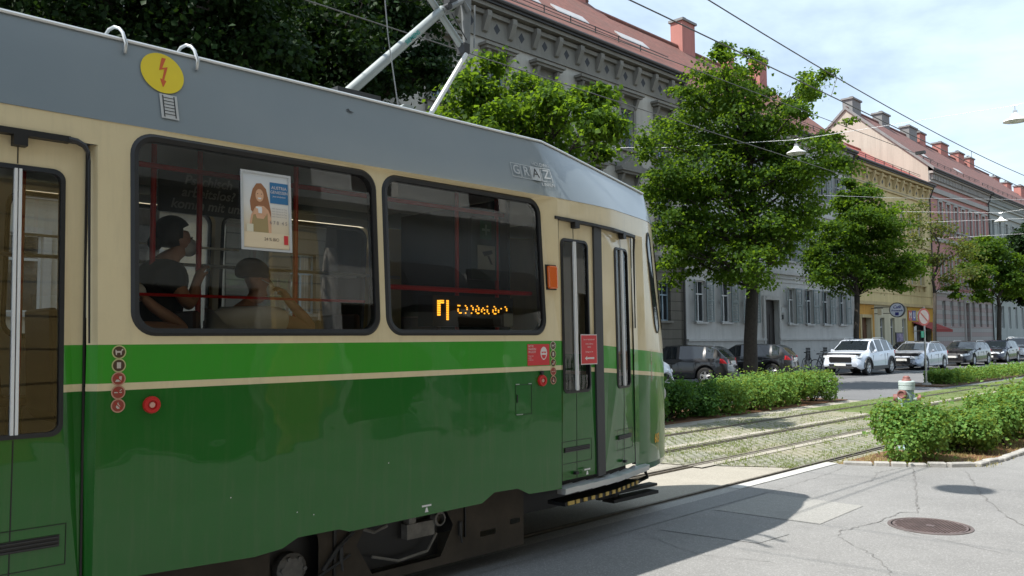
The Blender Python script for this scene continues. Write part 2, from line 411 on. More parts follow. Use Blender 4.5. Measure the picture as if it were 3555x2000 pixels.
# grass tufts between the pavers: uncountable
def grass(name, n, area, h, mat):
    V = []; F = []
    for k in range(n):
        x, y = area(); hh = h*random.uniform(.4, 1.3)
        for j in range(4):
            a = random.uniform(0, 2*pi); dx, dy = math.cos(a), math.sin(a); px = x+random.gauss(0, .03); py = y+random.gauss(0, .03)
            w = .006; i = len(V)
            V += [(px-dy*w, py+dx*w, .012), (px+dy*w, py-dx*w, .012), (px+dx*hh*.7, py+dy*hh*.7, .012+hh)]
            F.append((i, i+1, i+2))
    me = bpy.data.meshes.new(name); me.from_pydata(V, [], F); me.materials.append(mat)
    o = bpy.data.objects.new(name, me); col.objects.link(o); return o
M['grass'] = leafmat('grass_blades', (.10, .14, .045), (.19, .225, .09), .3)
def ga():
    while True:
        y = 9.4 + 30*random.random()**1.6; x = random.uniform(-9.0, -4.95)
        if y < 9.0 + (x+9)*.3 + .1: continue
        d = min(abs(x-r) for r in (-5.15, -5.95, -6.35, -7.0, -7.35, -8.5))
        if random.random() < (.9 if d < .12 else .30) and random.random() < .35+.65*(math.sin(x*3.1+y*.9)*math.sin(y*1.7-x) > -.1): return x, y
tag(grass('grass', 6000, ga, .035, M['grass']), 'short weedy grass growing between the tram track pavers', 'grass', kind='stuff')
def gb():
    while True:
        x, y = random.uniform(-4.8, -3.2), 10.95+random.random()**2*5
        if y > 11.0+(x+4.8)*.62: return x, y
tag(grass('grass', 1200, gb, .05, leafmat('dry_grass', (.30, .24, .10), (.42, .36, .18), .3)), 'dry straw coloured grass at the front edge of the planting bed', 'grass', kind='stuff')

# manhole cover
mc = empty('manhole_cover', (-2.62, 7.93, .03), label='round rusty brown cast iron manhole cover set in the pavement', cat='manhole cover')
mb = MB(); mb.lathe([(.345, -.02), (.345, .006), (.318, .008), (.314, -.0), (.0, .0)], n=40); mb.build('frame', simple('iron_ring', (.13, .105, .10), .7, .2, .3, 8), mc, off=(0, 0, 0))
mb = MB(); mb.lathe([(.304, -.02), (.304, .006), (.0, .007)], n=40)
for i in range(-12, 13):
    for j in range(-12, 13):
        x, y = i*.023, j*.023
        if x*x+y*y < .28**2 and not (abs(x) < .03 and abs(y) < .03): mb.cbox((x, y, .009), (.012, .012, .006), Matrix.Rotation(.78, 4, 'Z'))
mb.build('lid', simple('cast_iron', (.14, .105, .10), .6, .3, .3, 9), mc, off=(0, 0, 0))

# ---------------------------------------------------------------- hydrant
hb = simple('pale_blue_hydrant_paint', (.25, .35, .36), .45, 0, .12, 9); hr = simple('faded_red_paint', (.22, .09, .08), .6, 0, .25, 20); hw = simple('white_collar_paint', (.42, .50, .49), .5, 0, .15, 12)
h = empty('fire_hydrant', (-4.6, 13.15, .02), R_(0), label='pale blue fire hydrant with faded red caps standing behind the front bushes', cat='fire hydrant')
MB().lathe([(.16, 0), (.16, .03), (.098, .05), (.098, .89), (.0, .89)], n=28).build('barrel', hb, h, 'auto', off=(0, 0, 0))
MB().lathe([(.0, .89), (.106, .89), (.114, .895), (.114, .945), (.108, .95), (.108, .955), (.116, .96), (.116, 1.01), (.105, 1.025), (0, 1.025)], n=28).build('bonnet', hw, h, 'auto', off=(0, 0, 0))
MB().lathe([(0, 1.02), (.068, 1.02), (.066, 1.04), (.05, 1.06), (.05, 1.08), (.03, 1.10), (0, 1.10)], n=20).build('operating_cap', hr, h, 'auto', off=(0, 0, 0))
for ang, zz in ((-95, .83), (18, .76), (198, .76)):
    mb = MB(); mb.M = Matrix.Rotation(R_(ang), 4, 'Z') @ Matrix.Translation((0, 0, zz))
    mb.lathe([(.055, 0), (.055, .15), (.05, .16)], 'x', 18)
    nz = mb.build('nozzle', hw, h, 'auto', off=(0, 0, 0))
    mb = MB(); mb.M = Matrix.Rotation(R_(ang), 4, 'Z') @ Matrix.Translation((0, 0, zz))
    mb.lathe([(.064, .13), (.064, .185), (.05, .19), (.035, .175), (0, .17)], 'x', 18)
    mb.build('nozzle_cap', hr, nz, 'auto', off=(0, 0, 0))

# ---------------------------------------------------------------- sign post
s = empty('sign_post', (-10.05, 30.6, .06), label='thin grey sign post with round sign seen from the side at the median end', cat='sign post')
MB().tube([(0, 0, 0), (0, 0, 2.68)], .032, 10).build('pole', M['steel'], s, 'auto', off=(0, 0, 0))
mb = MB(); mb.M = Matrix.Translation((.02, -.06, 2.33)) @ Matrix.Rotation(R_(-20), 4, 'Z'); mb.lathe([(.0, -.012), (.30, -.012), (.30, .0), (0, .0)], 'x', 28)
sg = mb.build('round_sign', M['steel'], s, off=(0, 0, 0))
mb = MB(); mb.M = Matrix.Translation((.02, -.06, 2.33)) @ Matrix.Rotation(R_(-20), 4, 'Z'); mb.tess([circ(0, 0, .3, 28), circ(0, 0, .24, 28)], lambda u, v: (.004, u, v)); mb.build('red_rim', simple('faded_sign_red', (.55, .12, .10), .5), sg, off=(0, 0, 0))
mb = MB(); mb.M = Matrix.Translation((.02, -.06, 2.33)) @ Matrix.Rotation(R_(-20), 4, 'Z'); mb.tess([circ(0, 0, .24, 28)], lambda u, v: (.004, u, v)); mb.mi = 1
mb.M = mb.M @ Matrix.Rotation(R_(-40), 4, 'X'); mb.box(.005, .008, -.23, .23, -.028, .028); mb.build('sign_face', [simple('faded_sign_face', (.66, .55, .53), .5), simple('faded_sign_red_bar', (.55, .16, .13), .5)], sg, off=(0, 0, 0))
MB().box(-.02, .0, -.30, .12, 1.62, 1.84).build('small_sign', simple('sign_green', (.02, .35, .22), .5), s, off=(0, 0, 0))
MB().lathe([(0, 0), (.16, 0), (.14, .06), (0, .07)], n=14).build('footing', M['kerb'], s, off=(0, 0, 0))
# ---------------------------------------------------------------- foliage
LR = Vector((.714, .700, 0))          # a lateral direction used to lay out crowns
def leaves_mesh(name, C, D, S, mat, parent, off):
    """C centres (n,3), D outward dirs, S sizes -> folded leaf made of 2 quads"""
    n = len(C)
    Nn = D*.55 + rng.normal(0, .55, (n, 3)) + np.array([0, 0, .55]); Nn /= np.linalg.norm(Nn, axis=1)[:, None]
    A = rng.normal(0, 1, (n, 3)) + np.array([0, 0, -.5]); A -= (A*Nn).sum(1)[:, None]*Nn; A /= np.linalg.norm(A, axis=1)[:, None]
    B = np.cross(Nn, A)
    S = S[:, None]
    v = np.stack([C - A*S*.5, C + B*S*.46 - A*S*.08 + Nn*S*.10, C + A*S*.55 - Nn*S*.06, C - B*S*.46 - A*S*.08 + Nn*S*.10], 1).reshape(-1, 3) - np.array(off)
    i = np.arange(n)*4
    f = np.stack([i, i+1, i+2, i, i+2, i+3], 1).reshape(-1)
    me = bpy.data.meshes.new(name); me.vertices.add(4*n); me.vertices.foreach_set('co', v.astype(np.float32).ravel())
    me.loops.add(6*n); me.loops.foreach_set('vertex_index', f.astype(np.int32))
    me.polygons.add(2*n); me.polygons.foreach_set('loop_start', np.arange(0, 6*n, 3, dtype=np.int32))
    try: me.polygons.foreach_set('loop_total', np.full(2*n, 3, dtype=np.int32))
    except Exception: pass
    me.update(calc_edges=True); me.validate(); me.materials.append(mat)
    o = bpy.data.objects.new(name, me); col.objects.link(o)
    if parent is not None: o.parent = parent
    return o
def lobe_leaves(lobes, dens, size, tuft=.24, ntuft=None):
    Cs, Ds = [], []
    for (c, r) in lobes:
        nt_ = max(5, int(15*(r/.9)**2)) if ntuft is None else ntuft
        per = int(dens*95)
        dd = rng.normal(0, 1, (nt_, 3)); dd /= np.linalg.norm(dd, axis=1)[:, None]
        rad = r*(.5+.62*rng.random(nt_)**.7)
        tc = np.array(c) + dd*rad[:, None]*np.array([1, 1, .85])
        tr = tuft*(r/.9)**.5*(.7+.6*rng.random(nt_))
        P = rng.normal(0, 1, (nt_, per, 3))*tr[:, None, None]*np.array([1, 1, .42])
        P[:, :, 2] -= (np.linalg.norm(P[:, :, :2], axis=2)**2)*.5
        C = (tc[:, None, :] + P).reshape(-1, 3)
        D = (C - np.array(c)); D /= (np.linalg.norm(D, axis=1)[:, None]+1e-6)
        Cs.append(C); Ds.append(D)
    C = np.concatenate(Cs); D = np.concatenate(Ds)
    S = size*(.65+.7*rng.random(len(C)))
    return C, D, S
def wiggle(a, b, n=5, amp=.1):
    a = Vector(a); b = Vector(b); out = []
    for k in range(n+1):
        t = k/n; p = a.lerp(b, t)
        p += Vector((random.gauss(0, amp), random.gauss(0, amp), random.gauss(0, amp*.6)))*math.sin(pi*t)
        p.z += (b-a).length*.12*math.sin(pi*t)*.6
        out.append(p)
    return out
def tree(name, base, fork, tr, px, Dc, sc_, dens, size, mat, label, group, zc, depth=1.6, tuft=.24, limbs=1, cat='tree', dbl=.6):
    """px: (X, Y, r) lobes measured round the trunk (X from trunk in px of sc_ px/m, height = zc-based)"""
    root = empty(name, base, label=label, cat=cat, group=group)
    bx, by, bz = base; lobes = []
    for (X, Y, r) in px:
        u = (X-Dc[0])/sc_; z = zc + (Dc[1]-Y)/sc_; rr = r/sc_
        dp = random.uniform(-1, 1)*depth*(1-.5*abs(u)/4)
        c = Vector((bx, by, 0)) + LR*u + Vector((-LR.y, LR.x, 0))*dp; c.z = z
        lobes.append((tuple(c), rr*.92))
        if rr > .55 and random.random() < dbl:
            c2 = c + Vector((-LR.y, LR.x, 0))*(-dp*1.4+random.uniform(-.6, .6)) + LR*random.uniform(-.3, .3); c2.z = z+random.uniform(-.3, .3)
            lobes.append((tuple(c2), rr*.8))
    C, D, S = lobe_leaves(lobes, dens, size, tuft)
    mb = MB()
    top = Vector((bx+.1, by+.1, fork))
    tk = [Vector(base)+Vector((0, 0, -.1)), Vector((bx, by, .3)), Vector((bx+.03, by, fork*.5)), top]
    mb.tube(tk, [tr*1.35, tr*1.05, tr*.92, tr*.85], 12)
    zt = max(l[0][2] for l in lobes)
    lead = wiggle(top, (bx+.2, by+.1, fork+(zt-fork)*.75), 6, .12)
    mb.tube(lead, [tr*.8*(1-i/7.5) for i in range(7)], 8)
    for (c, r) in lobes:
        k = min(range(7), key=lambda i: abs(lead[i].z-(c[2]-.6*abs(Vector(c[:2]+(0,)).length-Vector((bx, by, 0)).length)-.9)) + i*.02)
        s_ = lead[min(k, 5)] if c[2] > fork+.8 else top
        e = Vector(c); rr = tr*.34*min(1.2, max(.5, r))
        w = wiggle(s_, e, 5, .12)
        mb.tube(w, [rr*(1-.8*i/5) for i in range(6)], 6)
        for q in range(4):
            d = Vector((random.gauss(0, 1), random.gauss(0, 1), random.gauss(.2, .8))).normalized()*r*.85
            mb.tube(wiggle(w[3+q % 2], e+d, 3, .05), [rr*.3, rr*.22, rr*.14, rr*.06], 4)
    mb.build('trunk', M['bark'], root, smooth=True)
    leaves_mesh('crown', C, D, S, mat, root, base)
    return root
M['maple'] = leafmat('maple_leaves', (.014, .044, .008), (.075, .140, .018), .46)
M['mapleD'] = leafmat('shaded_maple_leaves', (.006, .018, .005), (.018, .045, .010), .14)  # maple leaves darkened in colour for crowns seen from their shaded side
M['sparse'] = leafmat('brownish_leaves', (.035, .07, .018), (.11, .13, .04), .35)
M['shrub'] = leafmat('shrub_leaves', (.055, .15, .033), (.18, .31, .075), .32)
M['shrubD'] = leafmat('shaded_shrub_leaves', (.025, .080, .02), (.075, .16, .04), .26)  # shrub leaves with the tree shade over the near hedge put into the colour
G = 'street trees along the parking lane'
T1 = [(1790,190,62),(1890,160,44),(1882,225,58),(1800,140,22),(1830,250,75),(1740,300,80),(1850,320,95),(1945,330,75),(2045,215,42),(2085,200,26),(2010,265,50),(2100,360,50),(1655,360,45),(1690,440,75),(1780,430,95),(1900,430,95),(2010,420,80),(2110,420,42),(1685,560,75),(1800,560,100),(1920,560,100),(2025,530,55),(1740,650,70),(1860,665,72),(1640,470,45),(1950,625,50),(1690,640,38),(1985,300,34),(2010,255,26),(1720,230,42)]
tree('maple_tree', (-13.95, 25.6, 0), 3.3, .235, T1, (1883, 850), 75, 1.0, .108, M['maple'], 'large leafy maple with thick dark trunk standing in front of the two black hatchbacks', G, 1.7, 1.9, dbl=1)
T2 = [(2180,490,40),(2115,500,38),(2150,560,75),(2235,545,50),(2060,590,45),(2110,640,75),(2215,640,80),(2285,660,42),(2160,690,55),(2060,680,45),(2265,690,40),(2030,550,30),(2130,450,16),(2185,455,20)]
tree('maple_tree', (-16.2, 39.9, .1), 3.7, .14, T2, (2141, 848), 54, 1.1, .12, M['maple'], 'slim young maple with bright green crown behind the white suv', G, 1.7, 1.5, dbl=1)
T3 = [(2330,515,22),(2300,550,28),(2350,570,30),(2395,630,30),(2345,650,26),(2410,690,30),(2370,700,22),(2290,600,20),(2420,620,26)]
tree('sparse_tree', (-16.2, 50.9, .1), 4.2, .11, T3, (2338, 848), 44, .5, .13, M['sparse'], 'sparse brownish tree with thin foliage and tall bare limbs in front of the yellow house', G, 1.7, 1.2, tuft=.4)
T4 = [(2480,630,44),(2520,670,40),(2440,690,36),(2465,735,30),(2540,720,36),(2410,730,22)]
tree('maple_tree', (-16.2, 63.8, .1), 3.7, .16, T4, (2502, 847), 36, 1.7, .15, M['maple'], 'round green maple with forked trunk in front of the pink and grey houses', G, 1.7, 1.2)
T5 = [(2570,620,45),(2590,700,60),(2550,740,35),(2600,600,40),(2640,660,60)]
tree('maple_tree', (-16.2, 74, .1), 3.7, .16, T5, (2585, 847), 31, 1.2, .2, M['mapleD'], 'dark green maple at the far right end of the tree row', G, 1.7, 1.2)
T0 = [(1200,170,60),(1300,165,70),(1385,190,50),(1480,245,40),(1150,240,60),(1270,260,85),(1385,270,80),(1450,330,60),(1350,350,85),(1225,330,75),(1500,335,38),(1400,400,60),(1130,330,60),(1300,430,80),(1515,345,20),(1460,235,30)]
tree('maple_tree', (-11.0, 11.8, 0), 3.0, .17, T0, (1320, 855), 131, 1.7, .095, M['maple'], 'sunlit light green maple rising just behind the tram roof beside the pantograph', G, 1.7, 1.5, tuft=.27, dbl=1)
TA = [(120,40,110),(260,-20,130),(420,20,140),(560,60,120),(330,130,130),(480,170,120),(200,140,120),(640,130,110),(60,-60,120),(420,-120,140),(600,-80,130),(0,80,110),(-90,0,130),(250,-150,130)]
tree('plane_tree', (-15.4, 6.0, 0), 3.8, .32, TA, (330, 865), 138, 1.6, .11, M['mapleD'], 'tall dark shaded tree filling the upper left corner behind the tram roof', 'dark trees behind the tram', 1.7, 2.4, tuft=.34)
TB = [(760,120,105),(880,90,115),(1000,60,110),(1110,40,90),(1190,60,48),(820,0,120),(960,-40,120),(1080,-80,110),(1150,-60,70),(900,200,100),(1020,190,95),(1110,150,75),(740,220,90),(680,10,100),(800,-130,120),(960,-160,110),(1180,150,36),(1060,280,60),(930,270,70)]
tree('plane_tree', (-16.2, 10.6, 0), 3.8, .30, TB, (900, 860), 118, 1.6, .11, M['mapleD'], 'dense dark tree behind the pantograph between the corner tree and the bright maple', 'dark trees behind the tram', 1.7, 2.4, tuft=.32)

def shrub(base, r, h, n, size, mat, label, group):
    root = empty('shrub', base, label=label, cat='shrub', group=group)
    bx, by, bz = base; lobes = []
    for k in range(11):
        a = 2*pi*k/11*1.7; q = r*(.15+.5*random.random())
        zz = bz + h*random.uniform(.28, .74)
        lobes.append(((bx+q*math.cos(a), by+q*math.sin(a)*1.15, zz), r*random.uniform(.30, .46)))
    Cs, Ds, Ss = [], [], []
    per = n//11
    for c, rr in lobes:
        d = rng.normal(0, 1, (per, 3)); d /= np.linalg.norm(d, axis=1)[:, None]
        rad = rr*(.55+.5*rng.random(per)**.7)
        C = np.array(c)+d*rad[:, None]; C += rng.normal(0, .012, C.shape)
        sp = rng.random(per) < .16; C[sp] += d[sp]*rr*rng.random((sp.sum(), 1))*.75
        C[:, 2] = np.maximum(C[:, 2], bz+.03)
        Cs.append(C); Ds.append(d)
    C = np.concatenate(Cs); D = np.concatenate(Ds); S = size*(.6+.8*rng.random(len(C)))
    mb = MB()
    for k in range(9):
        c, rr = random.choice(lobes)
        mb.tube(wiggle((bx+random.gauss(0, .05), by+random.gauss(0, .05), bz-.02), c, 3, .03), [.014, .012, .009, .005], 5)
    mb.build('stems', M['bark'], root)
    leaves_mesh('foliage', C, D, S, mat, root, base)
# near bed on the right
gs = 'leafy shrubs in the planting bed on the right'
ys = [(-4.18, 12.05, .66, .80, 'rounded leafy shrub at the front corner of the planting bed, nearest to the tram'),
      (-3.95, 13.35, .54, .62, 'second shrub of the right bed, just in front of the hydrant'),
      (-3.78, 14.5, .60, .82, 'third shrub of the right bed, beside the bare mulch patch'),
      (-3.9, 15.7, .64, .84, 'fourth shrub of the right bed, right behind the hydrant'),
      (-3.8, 17.0, .7, .88, 'fifth shrub of the right bed near the right picture edge'),
      (-3.85, 18.4, .7, .98, 'sixth shrub of the right bed near the right picture edge'),
      (-3.95, 20.0, .75, .95, 'seventh shrub of the right bed further down the tracks'),
      (-3.95, 21.8, .8, .95, 'eighth shrub of the right bed further down the tracks'),
      (-3.95, 23.8, .85, .9, 'ninth shrub of the right bed further down the tracks'),
      (-3.95, 26, .9, .9, 'farthest visible shrub of the right bed')]
for i, (x, y, r, hh, lb) in enumerate(ys):
    shrub((x, y, .03), r, hh, 7000 if i < 5 else 4000, .048 if i < 5 else .06, M['shrub'], lb, gs)
gl = 'leafy shrubs on the median hedge behind the tram'
lbs = ['nearest dark shrub of the median hedge, right beside the tram nose', 'second shrub of the median hedge from the tram', 'third shrub of the median hedge from the tram', 'fourth shrub of the median hedge, in the tree shade', 'fifth shrub of the median hedge, half in the sun', 'sixth shrub of the median hedge, sunlit', 'seventh shrub of the median hedge, sunlit', 'sunlit shrub second from the right end of the median hedge', 'sunlit shrub at the right end of the median hedge, next to the open road']
for i in range(9):
    y = 12.2 + i*1.16
    shrub((-9.85+random.uniform(-.06, .06), y, .05), .70, .76, 5500, .052, M['shrubD' if i < 4 else 'shrub'], lbs[i], gl)
for i, y in enumerate((8.3, 9.7, 11.0)):
    pass
# far low hedge: one clipped hedge
hd = empty('low_hedge', (-9.9, 31.5, .05), label='low clipped hedge running along the far median beyond the sign post', cat='hedge')
n = 26000
P = np.stack([rng.uniform(-10.35, -9.35, n), 31.2+60*rng.random(n)**1.7, rng.random(n)**.6*.42+.05], 1)
P[:, 2] += .07*np.sin(P[:, 1]*3.1)*np.sin(P[:, 1]*1.3+1)+.04*rng.normal(0, 1, n); P[:, 2] = np.maximum(P[:, 2], .06)
leaves_mesh('foliage', P, rng.normal(0, .4, (n, 3)), .075*(.6+.8*rng.random(n)), M['shrub'], hd, (-9.9, 31.5, .05))

# ---------------------------------------------------------------- buildings
FX = -21.0
def wall_grid(mb, X, y0, y1, z0, z1, holes, depth=.22, sgn=1):
    """front wall at x=X (normal +x if sgn=1) with rectangular holes (ya,yb,za,zb) and reveals"""
    ys_ = sorted({y0, y1, *[h[0] for h in holes], *[h[1] for h in holes]}); zs = sorted({z0, z1, *[h[2] for h in holes], *[h[3] for h in holes]})
    for a, b_ in zip(ys_, ys_[1:]):
        for c, d in zip(zs, zs[1:]):
            m_, n_ = (a+b_)/2, (c+d)/2
            if any(h[0] < m_ < h[1] and h[2] < n_ < h[3] for h in holes): continue
            mb.poly([(X, a, c), (X, b_, c), (X, b_, d), (X, a, d)])
    xb = X - sgn*depth
    for a, b_, c, d in holes:
        mb.poly([(X, a, c), (xb, a, c), (xb, a, d), (X, a, d)]); mb.poly([(X, b_, c), (X, b_, d), (xb, b_, d), (xb, b_, c)])
        mb.poly([(X, a, d), (xb, a, d), (xb, b_, d), (X, b_, d)]); mb.poly([(X, a, c), (X, b_, c), (xb, b_, c), (xb, a, c)])
_cache = {}
M['frameW'] = simple('window_frame_white', (.55, .56, .56), .5)
M['frameB'] = simple('window_frame_blue_grey', (.22, .30, .36), .5)
M['shut'] = simple('shutter_grey_green', (.20, .235, .235), .6, 0, .1)
M['curtain'] = simple('net_curtain', (.40, .41, .42), .9, 0, .2, 6)
def window_unit(parent, X, yc, z0, z1, w, fr, style, trim, sgn=1, curtain=True):
    """local meshes at (X,yc,z0)"""
    h = z1-z0; key = (round(w, 2), round(h, 2), fr.name, sgn)
    if key not in _cache:
        mb = MB(); d = -.16*sgn; t = .055
        def bx(ya, yb, za, zb, dd=.03, o=0): mb.box(min(d-dd, d+dd)+o, max(d-dd, d+dd)+o, ya, yb, za, zb)
        bx(-w/2, -w/2+t, 0, h); bx(w/2-t, w/2, 0, h); bx(-w/2+t, w/2-t, 0, t); bx(-w/2+t, w/2-t, h-t, h)
        bx(-w/2+t, w/2-t, h*.66, h*.66+.06, .035); bx(-.035, .035, t, h*.66, .036); bx(-.02, .02, h*.66+.06, h-t, .02)
        g = MB(); g.poly([(d-.012*sgn, -w/2, 0), (d-.012*sgn, w/2, 0), (d-.012*sgn, w/2, h), (d-.012*sgn, -w/2, h)])
        _cache[key] = (mb.mesh('window_frame', fr), g.mesh('pane', M['hglass']))
    f_, g_ = _cache[key]
    loc = Vector((X, yc, z0)) - wloc(parent)
    win = inst('window', f_, parent, loc); inst('pane', g_, win)
    if 'nosill' not in style:
        key = ('sill', round(w, 2), trim.name, sgn)
        if key not in _cache:
            mb = MB(); mb.box(*sorted((.0, .12*sgn)), -w/2-.08, w/2+.08, -.09, .0); _cache[key] = mb.mesh('sill', trim)
        inst('sill', _cache[key], win)
    if 'shutter' in style:
        key = ('shut', round(w, 2), round(h, 2))
        if key not in _cache:
            mb = MB(); sw = w/2+.04; fr_ = .06
            mb.box(-.02, .02, 0, fr_, 0, h); mb.box(-.02, .02, sw-fr_, sw, 0, h)
            for zz in (0, h*.5, h-.08): mb.box(-.019, .019, fr_, sw-fr_, zz, zz+.08)
            n = int(h/.085)
            for k in range(n):
                zz = .08+(h-.2)*k/n
                mb.hexa([(-.018, fr_, zz), (.018, fr_, zz-.03), (.018, sw-fr_, zz-.03), (-.018, sw-fr_, zz), (-.018, fr_, zz+.012), (.018, fr_, zz-.018), (.018, sw-fr_, zz-.018), (-.018, sw-fr_, zz+.012)])
            _cache[key] = mb.mesh('shutter', M['shut'])
        for sd in (-1, 1):
            o = inst('shutter', _cache[key], win, (.05, sd*(w/2+.02), 0))
            op = R_(12) if sd > 0 else R_(28)
            o.rotation_euler = (0, 0, -op if sd > 0 else pi+op)
    if 'trim' in style or 'hood' in style or 'arch' in style or 'ped' in style:
        key = ('trim', round(w, 2), round(h, 2), trim.name, style)
        if key not in _cache:
            mb = MB(); e = .17
            mb.box(.0, .07, -w/2-e, -w/2, -.05, h+.1); mb.box(.0, .07, w/2, w/2+e, -.05, h+.1); mb.box(.002, .08, -w/2, w/2, h, h+.14)
            mb.box(.003, .13, -w/2-e-.02, -w/2+.02, -.42, -.1); mb.box(.003, .13, w/2-.02, w/2+e+.02, -.42, -.1); mb.box(.0, .20, -w/2-e-.1, w/2+e+.1, -.10, .0)
            if 'hood' in style or 'arch' in style or 'ped' in style:
                mb.box(.0, .05, -w/2-e, w/2+e, h+.14, h+.52)
                for sd in (-1, 1):
                    c = sd*(w/2+e*.5); mb.prism([(.05, h+.05), (.12, h+.1), (.30, h+.5), (.05, h+.5)], c-.07, c+.07, 'y')
                mb.box(.0, .34, -w/2-e-.12, w/2+e+.12, h+.52, h+.62); mb.box(.0, .42, -w/2-e-.2, w/2+e+.2, h+.62, h+.72)
            W2 = w/2+e+.2
            if 'ped' in style: mb.prism([(-W2, h+.72), (W2, h+.72), (W2, h+.80), (0, h+1.35), (-W2, h+.80)], 0, .36, 'x')
            if 'arch' in style: mb.prism([(W2*math.cos(pi*k/12), h+.72+.6*math.sin(pi*k/12)) for k in range(13)], 0, .36, 'x')
            _cache[key] = mb.mesh('surround', trim)
        inst('surround', _cache[key], win)
    return win
M['tile'] = tiles('red_roof_tiles', (.26, .10, .075), (.17, .08, .065))
M['tile2'] = tiles('dull_red_roof_tiles', (.23, .10, .085), (.16, .085, .075))
M['gutter'] = simple('dark_gutter', (.045, .042, .04), .5, .3, .1)
M['brickp'] = stucco('pink_chimney_plaster', (.47, .21, .18), .15)
M['greyp'] = stucco('grey_chimney_plaster', (.26, .26, .26), .2)
def roof(root, y0, y1, eave, xr, ridge, mat, chim=(), gable=None, sky=(), over=.45, back=-32):
    mb = MB(); xf = FX+over; t = .10
    sl = (ridge-eave)/(xf-xr)
    mb.prism([(xf, eave), (xr, ridge), (back, ridge-(xr-back)*sl), (back, ridge-(xr-back)*sl-t), (xr, ridge-t-.02), (xf, eave-t)], y0, y1, 'y')
    mb.tube([(xr, y0, ridge+.02), (xr, y1, ridge+.02)], .13, 8)
    rf = mb.build('roof', mat, root)
    mb = MB(); n = 8
    mb.tube([(xf+.07, y0+.02, eave-.05), (xf+.07, y1-.02, eave-.05)], .085, 8); mb.box(xf-.1, xf+.05, y0+.01, y1-.01, eave-.2, eave-.06)
    mb.build('gutter', M['gutter'], rf)
    for (yc, w, zt, mt) in chim:
        mb = MB(); mb.box(xr-.4, xr+.4, yc-w/2, yc+w/2, ridge-1.6, zt-.14); mb.mi = 1
        mb.box(xr-.5, xr+.5, yc-w/2-.1, yc+w/2+.1, zt-.14, zt)
        if w > .8: mb.tube([(xr, yc, zt), (xr, yc, zt+.22)], .05, 6); mb.cbox((xr, yc, zt+.26), (.3, .3, .03))
        mb.build('chimney', [mt, M['greyp']], rf)
    for (ya, yb, xs) in sky:
        mb = MB(); zs = eave+(xf-xs)*sl
        dz = .2*sl
        mb.hexa([(xs-.2, ya, zs+dz+.02), (xs+.2, ya, zs-dz+.02), (xs+.2, yb, zs-dz+.02), (xs-.2, yb, zs+dz+.02), (xs-.2, ya, zs+dz+.10), (xs+.15, ya, zs-dz+.10), (xs+.15, yb, zs-dz+.10), (xs-.2, yb, zs+dz+.10)])
        mb.build('skylight', simple('skylight_metal', (.45, .43, .42), .45, .3), rf)
    # snow rail
    mb = MB(); xs = xf-.9; zs = eave+.9*sl
    for k in range(int((y1-y0)/1.6)):
        yy = y0+.5+k*1.6; mb.box(xs-.02, xs+.02, yy-.015, yy+.015, zs, zs+.28)
    mb.box(xs-.012, xs+.012, y0+.3, y1-.3, zs+.24, zs+.27); mb.box(xs-.012, xs+.012, y0+.3, y1-.3, zs+.12, zs+.14)
    mb.build('snow_guard', M['gutter'], rf)
    return rf
